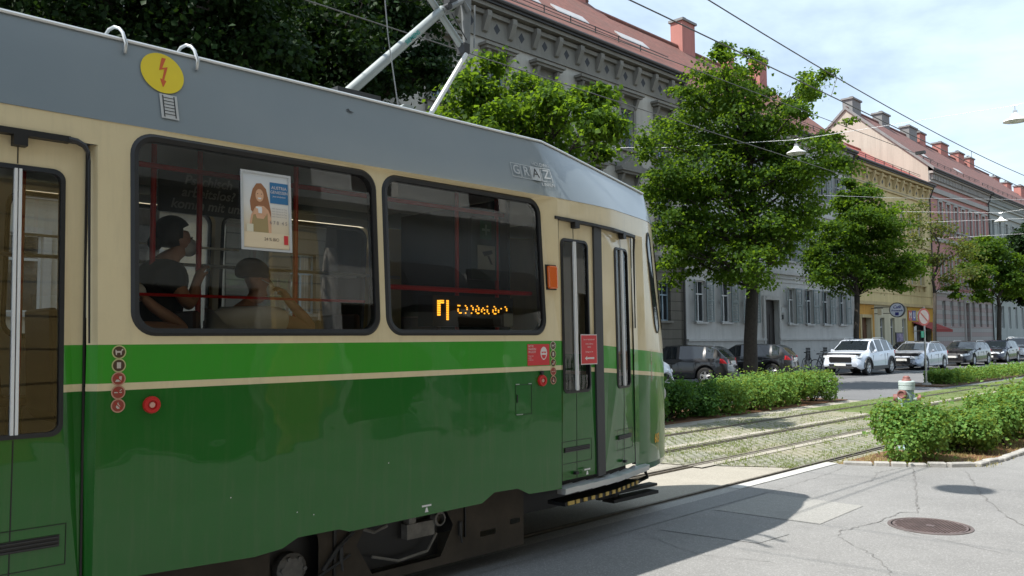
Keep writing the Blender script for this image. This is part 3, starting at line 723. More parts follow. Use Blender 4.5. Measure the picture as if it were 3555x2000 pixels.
def house(label, y0, y1, eave, xr, ridge, wmat, tmat, trim, rows, door=None, chim=(), sky=(), gmat=None, bands=(), cornice='plain', frame=None, base=None, baseh=0, gfmat=None, gfh=0, gfholes=(), over=.45):
    root = empty('townhouse', (FX, (y0+y1)/2, 0), label=label, cat='building', group='townhouses along the far side of the street')
    holes = []; frame = frame or M['frameW']
    for (z0, z1, w, style, cs) in rows:
        for c in cs: holes.append((c-w/2, c+w/2, z0, z1))
    if door: holes.append((door[0]-door[1]/2, door[0]+door[1]/2, .1, door[2]))
    zsplit = gfh
    mb = MB()
    if gfmat:
        wall_grid(mb, FX, y0, y1, gfh, eave, [h for h in holes if h[2] > gfh])
        mb2 = MB(); wall_grid(mb2, FX+.03, y0, y1, 0, gfh, [h for h in holes if h[2] < gfh]+list(gfholes), .25)
        mb2.box(FX, FX+.03, y0, y1, gfh-.001, gfh); mb2.build('ground_floor_wall', gfmat, root)
    else: wall_grid(mb, FX, y0, y1, 0, eave, holes)
    bk = -32
    sl = (ridge-eave)/(FX+over-xr)
    for yy in (y0, y1): mb.poly([(FX, yy, 0), (bk, yy, 0), (bk, yy, ridge-(xr-bk)*sl-.12), (xr, yy, ridge-.13), (FX, yy, eave+over*sl*.7)])
    mb.poly([(bk, y0, 0), (bk, y1, 0), (bk, y1, ridge-(xr-bk)*sl-.12), (bk, y0, ridge-(xr-bk)*sl-.12)])
    mb.build('wall', wmat, root)
    # dark room behind the panes
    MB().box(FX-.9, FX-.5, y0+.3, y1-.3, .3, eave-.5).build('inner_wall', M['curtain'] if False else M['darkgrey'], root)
    if gmat:
        mb = MB(); yy = y0-.02
        mb.poly([(FX+.02, yy, 8), (bk, yy, 8), (bk, yy, ridge-(xr-bk)*sl-.12), (xr, yy, ridge-.13), (FX+.02, yy, eave+over*sl*.7)]); mb.build('gable_wall', gmat, root)
        mb = MB()
        for (xa, za, xb, zb) in ((FX+over, eave, xr, ridge), (xr, ridge, bk, ridge-(xr-bk)*sl)):
            mb.hexa([(xa, yy-.12, za-.12), (xb, yy-.12, zb-.12), (xb, yy+.2, zb-.12), (xa, yy+.2, za-.12), (xa, yy-.12, za+.10), (xb, yy-.12, zb+.10), (xb, yy+.2, zb+.10), (xa, yy+.2, za+.10)])
        mb.build('gable_coping', M['greyp'], root)
    for (z0, z1, w, style, cs) in rows:
        for i, c in enumerate(cs):
            st = style if isinstance(style, str) else style[i % len(style)]
            window_unit(root, FX, c, z0, z1, w, frame, st, trim)
            if 'curt' in st:
                pass
    if door:
        yc, w, zt = door[:3]; dm = door[3]
        mb = MB(); X = FX-.20
        mb.box(X-.04, X, yc-w/2, yc-.01, .1, zt-.55); mb.box(X-.04, X, yc+.01, yc+w/2, .1, zt-.55); mb.box(X-.05, X+.02, yc-w/2, yc+w/2, zt-.55, zt-.45)
        for s_ in (-1, 1):
            for za, zb in ((.35, 1.05), (1.2, zt-.75)): mb.box(X, X+.025, yc+s_*w/4-w/8, yc+s_*w/4+w/8, za, zb)
        mb.box(X-.03, X-.01, yc-w/2, yc+w/2, zt-.45, zt)
        d = mb.build('door', dm, root)
        mb = MB(); mb.box(X+.03, X+.07, yc+.05, yc+.08, 1.0, 1.25); mb.build('handle', M['steel'], d)
        mb = MB(); mb.box(FX+.03, FX+.12, yc-w/2-.2, yc-w/2, .1, zt+.2); mb.box(FX+.03, FX+.12, yc+w/2, yc+w/2+.2, .1, zt+.2); mb.box(FX+.032, FX+.15, yc-w/2, yc+w/2, zt, zt+.2); mb.build('door_surround', trim, root)
    mb = MB()
    for (za, zb, d) in bands: mb.box(FX+.001, FX+d, y0+.03, y1-.03, za, zb)
    if cornice == 'plain':
        mb.box(FX, FX+.18, y0+.01, y1-.01, eave-.55, eave-.35); mb.box(FX, FX+.34, y0+.01, y1-.01, eave-.35, eave-.14)
    elif cornice == 'grand':
        mb.box(FX, FX+.08, y0+.01, y1-.01, eave-1.35, eave-1.22); mb.box(FX, FX+.20, y0+.01, y1-.01, eave-.55, eave-.40); mb.box(FX, FX+.40, y0+.01, y1-.01, eave-.34, eave-.15)
        mb.box(FX, FX+.05, y0+.01, y1-.01, eave-1.22, eave-.55)
        k = y0+.6; i = 0
        while k < y1-.3:
            mb.prism([(FX+.05, eave-1.15), (FX+.14, eave-1.1), (FX+.36, eave-.6), (FX+.36, eave-.42), (FX+.05, eave-.42)], k-.11, k+.11, 'y')
            k += 1.28; i += 1
    elif cornice == 'dentil':
        mb.box(FX, FX+.15, y0+.01, y1-.01, eave-.95, eave-.82); mb.box(FX, FX+.36, y0+.01, y1-.01, eave-.32, eave-.14); mb.box(FX, FX+.08, y0+.01, y1-.01, eave-.82, eave-.32)
        k = y0+.2
        while k < y1-.2: mb.box(FX+.08, FX+.26, k, k+.16, eave-.72, eave-.34); k += .36
    mb.build('cornice', trim, root)
    if cornice == 'grand':
        k = y0+.6+.64
        while k < y1-.9:
            m2 = MB(); m2.prism([(k-.16, eave-.87), (k, eave-1.07), (k+.16, eave-.87), (k, eave-.67)], FX+.05, FX+.056, 'x')
            m2.build('attic_vent', M['black'], root); k += 1.28
    if base:
        mb = MB(); hb_ = [h for h in holes if h[2] < baseh]
        ys_ = [y0+.02]+sum([[h[0]-.02, h[1]+.02] for h in sorted(hb_)], [])+[y1-.02]
        for a, b_ in zip(ys_[::2], ys_[1::2]): mb.box(FX, FX+.08, a, b_, 0, baseh); mb.box(FX, FX+.16, a, b_, baseh, baseh+.10)
        mb.build('plinth', base, root)
        k = y0+1.2
        while k < y1-1:
            if all(abs(k-(h[0]+h[1])/2) > 1.2 for h in hb_):
                MB().box(FX+.082, FX+.088, k-.28, k+.28, .45, 1.15).build('cellar_window', M['black'], root)
            k += 2.2
    roof(root, y0+.01, y1-.01, eave, xr, ridge, tmat, chim, None, sky, over)
    # downpipe
    mb = MB(); mb.tube([(FX+over, y1-.25, eave-.1), (FX+.25, y1-.25, eave-.75), (FX+.14, y1-.25, eave-1.0), (FX+.14, y1-.25, .2)], .055, 8); mb.build('downpipe', M['gutter'], root)
    return root
gtrim = stucco('grey_brown_stone_trim', (.25, .235, .205), .35)
gwall = stucco('weathered_grey_stucco', (.47, .44, .385), .24)
ggf = stucco('dark_rusticated_stone', (.17, .155, .13), .3, joints=.42, jdark=.45)
cg = [28.45-2.6*k for k in range(7)] + [31.08]; cg = sorted(cg)
house('grey stuccoed three storey townhouse with heavy bracketed cornice and red tiled roof behind the tram', 10.5, 32.7, 13.75, -26.5, 19.0, gwall, M['tile'], gtrim,
      [(9.72, 11.45, .92, 'hood', cg), (6.0, 8.1, .95, ['arch', 'ped'] if (len(cg) % 2) else ['ped', 'arch'], cg), (2.5, 4.2, .85, 'plain', cg)],
      chim=[(41.6-10, 1.0, 20.3, M['brickp']), (24.0, 1.2, 20.2, M['brickp'])], sky=[(23.2, 24.7, -22.6), (25.7, 27.8, -22.6), (30.1, 32.3, -22.6)], cornice='grand', frame=M['frameB'], bands=[(5.05, 5.35, .25), (8.95, 9.1, .06)], gfmat=ggf, gfh=5.0)
wtrim = stucco('white_band_plaster', (.50, .49, .47), .15)
wc = [34.0, 36.3, 38.5, 43.25, 45.4, 47.6, 49.85]; wc3 = [34.0, 36.3, 38.5, 40.85, 43.25, 45.4, 47.6, 49.85]
house('long white plastered townhouse with grey green louvered shutters and a dark recessed doorway', 32.7, 51.7, 13.2, -26.5, 18.7, stucco('white_plaster', (.53, .52, .50), .18), M['tile'], wtrim,
      [(2.48, 4.42, .92, 'shutter', wc), (5.9, 7.75, .92, 'shutter', wc3), (9.6, 11.4, .92, 'shutter', wc3)],
      door=(40.85, 1.5, 3.7, simple('dark_wood_door', (.02, .016, .014), .5)), chim=[(41.6, 1.35, 20.35, M['brickp']), (50.6, 1.0, 20.3, M['brickp']), (46.5, .7, 19.6, M['brickp'])],
      bands=[(5.12, 5.28, .12), (4.9, 4.96, .05), (4.68, 4.72, .03), (8.7, 8.82, .1)], base=wtrim, baseh=1.58)
ywall = stucco('yellow_stucco', (.66, .54, .29), .2); ytrim = stucco('yellow_trim_plaster', (.56, .45, .25), .2); ygf = stucco('cream_shopfront_plaster', (.58, .53, .38), .12)
yc = [53.2+1.75*k for k in range(7)]
house('yellow ochre townhouse with ornate bracket cornice and orange shop fronts on the ground floor', 51.7, 66.0, 12.95, -26, 16.5, ywall, tiles('bright_red_roof', (.42, .10, .075), (.34, .075, .06)), ytrim,
      [(8.8, 10.7, .8, 'trim', yc), (5.4, 7.4, .8, 'trim', yc), (1.1, 2.98, .75, 'nosill', [56.0, 57.8, 59.9])],
      door=(53.2, 1.5, 2.95, simple('brown_door', (.12, .05, .02), .6)), bands=[(3.8, 4.0, .2), (4.6, 4.64, .03), (8.1, 8.2, .1), (11.5, 11.62, .1)], cornice='grand', gfmat=ygf, gfh=3.8, gfholes=[(61.6, 65.2, .1, 2.68)])
pwall = stucco('dusty_pink_stucco', (.50, .26, .23), .2); ptrim = stucco('pale_grey_trim', (.43, .415, .39), .15)
def pinkgf():
    m, nt, b = newmat('pink_grey_banded_stone'); b.inputs['Roughness'].default_value = .9
    p = geo(nt); sx = N(nt, 'ShaderNodeSeparateXYZ'); L(nt, p, sx.inputs[0])
    a = mathn(nt, 'FLOOR', mathn(nt, 'DIVIDE', sx.outputs[2], .34)); c = mathn(nt, 'FLOOR', mathn(nt, 'DIVIDE', sx.outputs[1], .93))
    ch = mathn(nt, 'FRACT', mathn(nt, 'MULTIPLY', a, .5))
    f = noise(nt, 3, 4)
    cc = mixc(nt, ch, (.36, .345, .325), (.34, .20, .185)); cc = mixc(nt, mathn(nt, 'MULTIPLY', f, .35), cc, (.25, .22, .21))
    j = mathn(nt, 'MAXIMUM', mathn(nt, 'LESS_THAN', mathn(nt, 'FRACT', mathn(nt, 'DIVIDE', sx.outputs[2], .34)), .08), mathn(nt, 'LESS_THAN', mathn(nt, 'FRACT', mathn(nt, 'DIVIDE', sx.outputs[1], .465)), .05))
    cc = mixc(nt, mathn(nt, 'MULTIPLY', j, .5), cc, (.12, .11, .1)); L(nt, cc, b.inputs['Base Color']); return m
pgf = pinkgf()
pc = [68.35+1.84*k for k in range(7)]
house('dusty pink townhouse with pale window trims, beige gable wall and a row of ridge chimneys', 66.0, 81.0, 14.25, -27, 20.1, pwall, M['tile2'], ptrim,
      [(9.95, 12.0, .75, 'trim', pc), (5.9, 7.9, .75, 'trim', pc), (2.5, 4.45, .75, 'nosill', [p for i, p in enumerate(pc) if i != 3])],
      door=(pc[3], 1.0, 4.4, simple('dark_red_door', (.11, .02, .018), .5)), gmat=stucco('beige_gable_render', (.50, .45, .385), .12),
      chim=[(67.2, 1.7, 21.0, M['greyp']), (73.4, 1.7, 21.0, M['greyp']), (80, 2.0, 21.0, M['greyp'])], bands=[(12.6, 12.95, .14), (12.15, 12.3, .08), (8.9, 9.2, .1), (5.0, 5.2, .15)],
      cornice='dentil', sky=[(70.0, 71.2, -22.7), (77.8, 79.2, -22.5)], gfmat=pgf, gfh=5.0)
def far(label, y0, y1, c, gf, eave, ridge, ch, tl, trim):
    cs = []
    k = y0+1.2
    while k < y1-1: cs.append(k); k += 2.2
    house(label, y0, y1, eave, -27, ridge, stucco('far_stucco', c, .15), tl, trim, [(9.95, 12.0, .8, 'trim', cs), (5.9, 7.9, .8, 'trim', cs), (2.4, 4.4, .8, 'nosill', cs)], chim=ch, bands=[(12.5, 12.9, .15), (5.0, 5.2, .12)], cornice='dentil')
gg = stucco('grey_green_trim', (.40, .43, .41), .1)
far('grey green townhouse with pale trims right after the pink one', 81.0, 105, (.36, .39, .37), None, 14.2, 20.0, [(82.5, 1.6, 20.9, M['brickp']), (88.7, 2.2, 20.9, M['brickp']), (94, 1.9, 20.8, M['brickp']), (97.6, 1.6, 20.8, M['brickp'])], M['tile2'], gg)
far('distant townhouse with stepped dull red roof beyond the grey green one', 105, 126, (.42, .39, .35), None, 13.6, 19.2, [(107, 1.8, 20.0, M['brickp']), (112, 2, 20.0, M['brickp']), (118.5, 2.6, 20.4, M['brickp'])], M['tile2'], gg)
house('pale beige townhouse mostly hidden behind the dark trees at the left', -12, 10.5, 13.4, -26.5, 18.4, stucco('beige_stucco', (.45, .42, .36), .2), M['tile'], ptrim,
      [(9.3, 11.2, .95, 'trim', [-10+2.6*k for k in range(8)]), (5.7, 7.7, .95, 'trim', [-10+2.6*k for k in range(8)]), (2.4, 4.2, .95, 'trim', [-10+2.6*k for k in range(8)])], bands=[(5.0, 5.2, .12)])
# ---- things on the yellow house
def text_mesh(s_, size, mat, fn, name, parent=None, ax='CENTER', shear=0, extr=0, off='auto', bold=0):
    cu = bpy.data.curves.new('t', 'FONT'); cu.body = s_; cu.size = size; cu.align_x = ax; cu.align_y = 'CENTER'; cu.shear = shear; cu.extrude = extr; cu.offset = bold
    cu.resolution_u = 3
    to = bpy.data.objects.new('t', cu); col.objects.link(to); dg = bpy.context.evaluated_depsgraph_get()
    me = bpy.data.meshes.new_from_object(to.evaluated_get(dg)); bpy.data.objects.remove(to)
    o_ = Vector((0, 0, 0)) if parent is None else wloc(parent)
    for v in me.vertices: v.co = Vector(fn(v.co.x, v.co.y)) - o_
    me.materials.clear(); me.materials.append(mat); me.name = name
    o = bpy.data.objects.new(name, me); col.objects.link(o); o.parent = parent; return o
bl = simple('cafe_sign_blue', (.02, .03, .20), .5)
cs = empty('cafe_sign', (-19.6, 54.75, 2.99), label='round white cafe sign with blue lettering projecting from the yellow house', cat='sign')
# the disc faces down the street (towards -y)
mb = MB(); mb.lathe([(0, -.08), (.42, -.08), (.44, -.06), (.44, .06), (.42, .08), (0, .08)], 'y', 36, (-19.55, 54.75, 3.42)); dsc = mb.build('disc', simple('sign_white', (.62, .66, .76), .4, 0, .05), cs, 'auto')
mb = MB(); mb.M = None; mb.lathe([(.425, -.095), (.47, -.095), (.47, .095), (.425, .095)], 'y', 36, (-19.55, 54.75, 3.42)); mb.build('rim', M['darkgrey'], cs, 'auto')
text_mesh('Café', .26, bl, lambda u, v: (-19.55+u, 54.655, 3.60+v), 'lettering', dsc, shear=.3, bold=.004)
text_mesh('Promenade', .15, bl, lambda u, v: (-19.55+u, 54.655, 3.38+v), 'lettering', dsc, shear=.3, bold=.004)
mb = MB(); mb.box(-19.66, -19.44, 54.64, 54.655, 3.08, 3.27); mb.build('emblem', bl, dsc)
MB().box(-21, -19.98, 54.72, 54.78, 3.6, 3.64).box(-21, -19.98, 54.72, 54.78, 3.2, 3.24).build('bracket', M['black'], cs)
# orange shop fronts
yo = stucco('orange_shop_plaster', (.62, .33, .08), .12)
sf = empty('orange_door_surround', (FX+.035, 53.2, .1), label='flat orange painted surround of the brown cafe door in the yellow house', cat='shop front')
mb = MB(); mb.box(FX+.035, FX+.06, 51.75, 52.43, .1, 3.78); mb.box(FX+.035, FX+.06, 53.97, 54.6, .1, 3.78); mb.box(FX+.035, FX+.06, 52.43, 53.97, 2.97, 3.78); mb.build('panel', yo, sf)
mb = MB(); mb.box(FX+.06, FX+.08, 51.75, 54.6, 3.70, 3.78); mb.build('moulding', yo, sf)
sh = empty('shop_front', (FX+.035, 63.4, .1), label='orange shop front with colourful letter panels and a dark open entrance under the red awning', cat='shop front')
mb = MB(); mb.box(FX+.035, FX+.08, 60.5, 61.6, .1, 3.78); mb.box(FX+.035, FX+.08, 61.6, 65.2, 2.69, 3.78); mb.box(FX+.035, FX+.08, 65.2, 65.9, .1, 3.78); mb.build('panel', stucco('shop_orange', (.60, .36, .07), .12), sh)
cl = [(.45, .10, .08), (.10, .14, .36), (.50, .42, .16), (.30, .12, .32), (.55, .42, .45)]
for i, cc in enumerate(cl):
    mb = MB(); ya = 60.6+i*.72; mb.box(FX+.085, FX+.12, ya, ya+.62, 2.85, 3.55); p = mb.build('letter_panel', simple('panel_%d' % i, cc, .5), sh)
    text_mesh('MUSIK'[i], .6, M['white'], lambda u, v: (FX+.125, ya+.31+u, 3.2+v), 'letter', p, bold=.01)
mb = MB(); mb.box(FX-.3, FX-.25, 61.6, 63.2, .1, 2.68); mb.build('glazing', M['hglass'], sh)
MB().box(FX-.32, FX-.22, 63.2, 63.3, .1, 2.68).build('door_frame', M['darkgrey'], sh)
aw = empty('awning', (FX+.1, 64.0, 2.1), label='dark red fabric awning sloping out over the shop entrance', cat='awning')
mb = MB(); mb.hexa([(FX+.1, 61.2, 2.74), (FX+1.4, 61.2, 2.2), (FX+1.4, 65.6, 2.2), (FX+.1, 65.6, 2.74), (FX+.1, 61.2, 2.77), (FX+1.4, 61.2, 2.23), (FX+1.4, 65.6, 2.23), (FX+.1, 65.6, 2.77)])
mb.box(FX+1.39, FX+1.40, 61.2, 65.6, 2.05, 2.21); mb.build('fabric', simple('awning_red', (.30, .035, .03), .8), aw)
for yy in (61.3, 65.5): MB().tube([(FX+.1, yy, 2.1), (FX+1.35, yy, 2.18)], .02, 6).build('arm', M['steel'], aw)
ad = empty('advertising_board', (-19.4, 54.6, .1), label='freestanding poster board with dark purple picture in front of the yellow house', cat='advertising board')
MB().box(-19.43, -19.37, 53.9, 55.1, .55, 2.0).build('board', M['darkgrey'], ad)
def posterp():
    m, nt, b = newmat('purple_poster_print'); f = noise(nt, 4, 3)
    L(nt, ramp(nt, f, [(.3, (.03, .04, .12)), (.5, (.16, .11, .22)), (.65, (.35, .30, .38)), (.8, (.08, .05, .10))]), b.inputs['Base Color']); return m
MB().box(-19.368, -19.36, 53.97, 55.03, .62, 1.93).build('print', posterp(), ad)
mb = MB(); mb.box(-19.5, -19.3, 53.95, 54.0, .1, .55); mb.box(-19.5, -19.3, 55.0, 55.05, .1, .55); mb.build('leg', M['darkgrey'], ad)
ln = empty('wall_lantern', (FX+.3, 55.2, 3.1), label='small square lantern on a bracket left of the cafe sign', cat='lantern')
MB().box(FX+.5, FX+.75, 54.0, 54.25, 3.1, 3.5).build('lamp_shade', simple('lantern_glass', (.55, .5, .36), .3), ln)
MB().box(FX+.03, FX+.8, 54.1, 54.14, 3.52, 3.56).build('bracket', M['black'], ln)
nb = empty('number_plate_sign', (FX+.05, 42.15, 3.0), label='small grey plate fixed beside the dark doorway of the white house', cat='sign')
MB().box(FX+.0, FX+.05, 41.98, 42.3, 3.05, 3.35).build('plate', M['steel'], nb)
MB().box(FX+.0, FX+.04, 42.05, 42.22, 2.7, 2.95).build('lower_plate', M['darkgrey'], nb)

# ---- houses behind the camera (they show in the glass)
def back_house(label, y0, y1, wmat, openings, omat, h):
    root = empty('facing_house', (4.0, (y0+y1)/2, 0), label=label, cat='building', group='houses on the near pavement side')
    mb = MB(); wall_grid(mb, 4.0, y0, y1, 0, h, openings, .3, -1)
    mb.poly([(4, y0, 0), (12, y0, 0), (12, y0, h), (4, y0, h)]); mb.poly([(4, y1, 0), (12, y1, 0), (12, y1, h), (4, y1, h)]); mb.poly([(4, y0, h), (12, y0, h), (12, y1, h), (4, y1, h)])
    mb.build('wall', wmat, root)
    for o in openings:
        f = MB(); f.box(4.2, 4.26, o[0], o[1], o[2], o[2]+.12); f.box(4.2, 4.26, o[0], o[1], o[3]-.12, o[3]); f.box(4.2, 4.26, o[0], o[0]+.1, o[2]+.12, o[3]-.12); f.box(4.2, 4.26, o[1]-.1, o[1], o[2]+.12, o[3]-.12)
        w_ = f.build('window', M['black'], root)
        MB().poly([(4.29, o[0], o[2]), (4.29, o[1], o[2]), (4.29, o[1], o[3]), (4.29, o[0], o[3])]).build('pane', omat, w_)
    mb = MB(); mb.box(3.7, 4.0, y0, y1, 5.2, 5.45); mb.box(3.6, 4.0, y0, y1, h-.4, h); mb.build('cornice', wmat, root)
    return root
och = stucco('ochre_rusticated_render', (.50, .36, .14), .12, joints=.46, jdark=.3)
gw0 = stucco('greenish_grey_render', (.22, .23, .21), .15)
bh = back_house('dark greenish grey shop house with ochre rusticated pilasters standing behind the camera', -8, 8.15, gw0, [(-6.5, -4.6, .1, 3.4), (-3.6, -1.8, .1, 3.4), (-.8, 1.0, .1, 3.4), (4.4, 7.0, .1, 3.6)]+[(a, a+1.2, 6.2, 8.2) for a in (-6.2, -3.3, -.4, 2.5, 5.2)]+[(a, a+1.2, 9, 11) for a in (-6.2, -3.3, -.4, 2.5, 5.2)], simple('dark_shutter', (.045, .048, .045), .5), 13)
for ya, yb in ((1.2, 4.1), (7.2, 8.1), (-4.4, -3.8)): MB().box(3.86, 4.0, ya, yb, .05, 5.0).build('pilaster', och, bh)
gw = stucco('pale_grey_render', (.66, .66, .62), .12)
back_house('pale grey house with dark shop windows beyond the ochre house behind the camera', 8.15, 32, gw, [(8.6, 10.2, .6, 3.4), (11.4, 12.6, 1.0, 3.2), (14.6, 15.8, 1.0, 3.2), (18, 19.4, 1, 3.2), (22, 23.4, 1, 3.2), (26, 27.4, 1, 3.2)]+[(a, a+1.1, 5.4, 7.6) for a in (9, 12, 15, 18, 21, 24, 27)]+[(a, a+1.1, 9, 11) for a in (9, 12, 15, 18, 21, 24, 27)], simple('dark_room', (.02, .025, .025), .1, spec=.8), 14)
for i, (ya, lb) in enumerate(((10.3, 'small dark canvas awning over the first shop window beside the railing'), (12.5, 'small dark canvas awning over the second window of the pale grey house'))):
    a_ = empty('awning', (3.98, ya, 3.3), label=lb, cat='awning', group='dark awnings behind the camera')
    mb = MB(); P_ = [(3.98-.9*math.sin(t), 3.25+.95*math.cos(t)) for t in [k*pi/2/6 for k in range(7)]]+[(3.98, 3.25)]
    mb.prism(P_, ya-.75, ya+.75, 'y'); mb.build('canvas', simple('dark_canvas', (.03, .032, .034), .8), a_, 'auto')
    MB().tube([(3.98, ya, 3.3), (3.1, ya, 3.27)], .015, 5).build('arm', M['steel'], a_)
shrub((3.35, 9.2, .03), .75, 2.6, 5200, .10, M['shrubD'], 'tall dark laurel bush in front of the pale grey house behind the camera', 'bushes behind the camera')
fn = empty('iron_fence', (3.2, 14, .03), label='black wrought iron railing in front of the pale grey house', cat='fence')
mb = MB(); k = 10.5
while k < 26:
    mb.tube([(3.2, k, .05), (3.2, k, 1.35)], .012, 5, False); mb.lathe([(.0, 1.35), (.03, 1.38), (0, 1.5)], n=5, c=(3.2, k, 0)); k += .16
mb.box(3.185, 3.215, 10.4, 26, .3, .34); mb.box(3.185, 3.215, 10.4, 26, 1.2, 1.24); mb.build('railing', M['black'], fn)

# ---------------------------------------------------------------- cars
def paint(name, c, metal=0.0):
    m, nt, b = newmat(name); b.inputs['Base Color'].default_value = (*c, 1); b.inputs['Roughness'].default_value = .35; b.inputs['Metallic'].default_value = metal
    b.inputs['Coat Weight'].default_value = 1; b.inputs['Coat Roughness'].default_value = .03
    f = ramp(nt, noise(nt, 5, 4), [(.3, (0, 0, 0)), (.8, (1, 1, 1))]); L(nt, mixc(nt, f, c, tuple(x*.88+.006 for x in c)), b.inputs['Base Color']); return m
def interp(P, x):
    if x <= P[0][0]: return P[0][1]
    for a, b_ in zip(P, P[1:]):
        if x <= b_[0]: return a[1]+(b_[1]-a[1])*(x-a[0])/(b_[0]-a[0])
    return P[-1][1]
def wheel(root, name, x, y, r, side, mats, spokes=5):
    """axle along y; side=+1 outer face at +y"""
    mb = MB(); w = .11
    mb.lathe([(r*.62, -w), (r*.93, -w), (r, -w*.7), (r, w*.7), (r*.93, w), (r*.66, w), (r*.62, w*.8)], 'y', 28, (0, 0, 0))
    t = mb.build('wheel', M['tire'], root, 'auto', off=(0, 0, 0)); t.location = (x, y, r)
    mb = MB(); rr = r*.66
    mb.lathe([(rr*.86, side*.02), (rr, side*.09), (rr*.95, side*.105), (rr*.86, side*.08)], 'y', 24)
    for k in range(spokes):
        a = 2*pi*k/spokes+.3
        for da in (-.11, .11):
            p0 = Vector((.03*math.cos(a+da*4), side*.075, .03*math.sin(a+da*4))); p1 = Vector((rr*.9*math.cos(a+da*1.4), side*.085, rr*.9*math.sin(a+da*1.4)))
            mb.tube([p0, p1], [.024, .02], 5)
    mb.lathe([(0, side*.05), (.055, side*.05), (.05, side*.1), (0, side*.105)], 'y', 12)
    mb.build('rim', M['rim'], t, 'auto', off=(0, 0, 0))
    mb = MB(); mb.lathe([(0, side*.0), (rr*.9, side*.0), (rr*.9, side*.015), (0, side*.015)], 'y', 20); mb.build('brake_disc', M['darkgrey'], t, off=(0, 0, 0))
def car(name, label, spec, pm, loc, rz, cat='car', group='cars parked along the kerb', plate=True):
    """x forward, origin at the ground under the centre. spec gives side profile curves"""
    root = empty(name, loc, rz, label=label, cat=cat, group=group)
    Ln = spec['len']; hw = spec['w']/2; wr = spec['wr']; xf, xr = spec['xf'], spec['xr']
    top = spec['top']; belt = spec['belt']; xs = []
    x = -Ln/2
    while x < Ln/2+.001: xs.append(x); x += .05
    xs = sorted(set([round(v, 3) for v in xs]+[round(Ln/2, 3), -round(Ln/2, 3)]+[t[0] for t in top if abs(t[0]) <= Ln/2]))
    c0, c1, c2, c3 = spec['cab']  # cowl x, roof front x, roof rear x, tail glass base x
    body = MB(); glass = MB(); rows = []
    def hwid(x):
        e = abs(x)/(Ln/2); return hw*(1-.16*max(0, (e-.72)/.28)**2.2 - .03*e)
    for x in xs:
        zt = interp(top, x); zb = interp(belt, x); zl = spec['zl']
        for xw in (xf, xr):
            d = abs(x-xw); ra = wr+.055
            if d < ra: zl = max(zl, wr+math.sqrt(ra*ra-d*d))
        e = abs(x)/(Ln/2)
        zl = max(zl, spec['zl']+.12*max(0, (e-.86)/.14)**2)
        w = hwid(x); cab = c3 < x < c0
        zb = min(zb, zt-.02)
        if zt-zb > .12:
            wt = w*.80-.02*0; tn = min(1, (zt-zb)/.45)
            wt = w*(.97-.21*tn)
            sec = [(w*.93, zl), (w, zl+.05), (w*1.0, max(zl+.07, (zl+zb)/2)), (w*.985, zb-.10), (w*.95, zb), (wt, zt-.05), (wt*.90, zt-.012), (wt*.45, zt), (0, zt+.004)]
        else:
            sec = [(w*.93, zl), (w, zl+.05), (w*1.0, max(zl+.07, (zl+zb)/2)), (w*.985, zb-.10), (w*.93, zb-.015), (w*.86, zt-.02), (w*.74, zt-.005), (w*.4, zt+.012), (0, zt+.016)]
        # round off nose and tail in z
        rows.append((x, sec, zt-zb > .12))
    nsec = 9
    bv = {}
    def V(i, j, s_, mbb):
        k = (id(mbb), i, j, s_)
        if k not in bv: y, z = rows[i][1][j]; bv[k] = mbb.vert((rows[i][0], s_*y, z))
        return bv[k]
    pill = spec['pillars']
    for i in range(len(rows)-1):
        xm = (rows[i][0]+rows[i+1][0])/2; cabn = rows[i][2] and rows[i+1][2]
        for j in range(nsec-1):
            for s_ in (1, -1):
                isg = False
                if cabn and j == 4: isg = not any(a < xm < b_ for a, b_ in pill) and spec['gl'][0] < xm < spec['gl'][1]
                if j >= 6 and (c1+.03 < xm < c0-.02 or c3+.03 < xm < c2-.03): isg = True
                if j == 5 and (c1+.06 < xm < c0-.05 or c3+.06 < xm < c2-.06) and False: isg = True
                t_ = glass if isg else body
                q = [V(i, j, s_, t_), V(i+1, j, s_, t_), V(i+1, j+1, s_, t_), V(i, j+1, s_, t_)]
                t_.face(q if s_ > 0 else q[::-1])
    for i in (0, len(rows)-1):
        ids = [V(i, j, 1, body) for j in range(nsec)]+[V(i, j, -1, body) for j in range(nsec-2, -1, -1)]
        body.face(ids)
    bmx = body.mesh('body', pm)
    bm = bmesh.new(); bm.from_mesh(bmx); bmesh.ops.remove_doubles(bm, verts=bm.verts, dist=.002); bmesh.ops.recalc_face_normals(bm, faces=bm.faces); bm.to_mesh(bmx); bm.free()
    bmx.shade_smooth()
    try: bmx.set_sharp_from_angle(angle=R_(48))
    except Exception: pass
    b = bpy.data.objects.new('body', bmx); col.objects.link(b); b.parent = root
    glass.build('window_glass', M['cglass'], root, 'auto', off=(0, 0, 0))
    MB().box(-Ln/2+.15, Ln/2-.15, -hw+.16, hw-.16, spec['zl']+.02, interp(belt, 0)-.05).build('underbody', M['black'], root, off=(0, 0, 0))
    for x in (xf, xr):
        for s_ in (1, -1): wheel(root, 'wheel', x, s_*(hw-.115), wr, s_, None, spec.get('sp', 5))
    zb0 = interp(belt, c0)
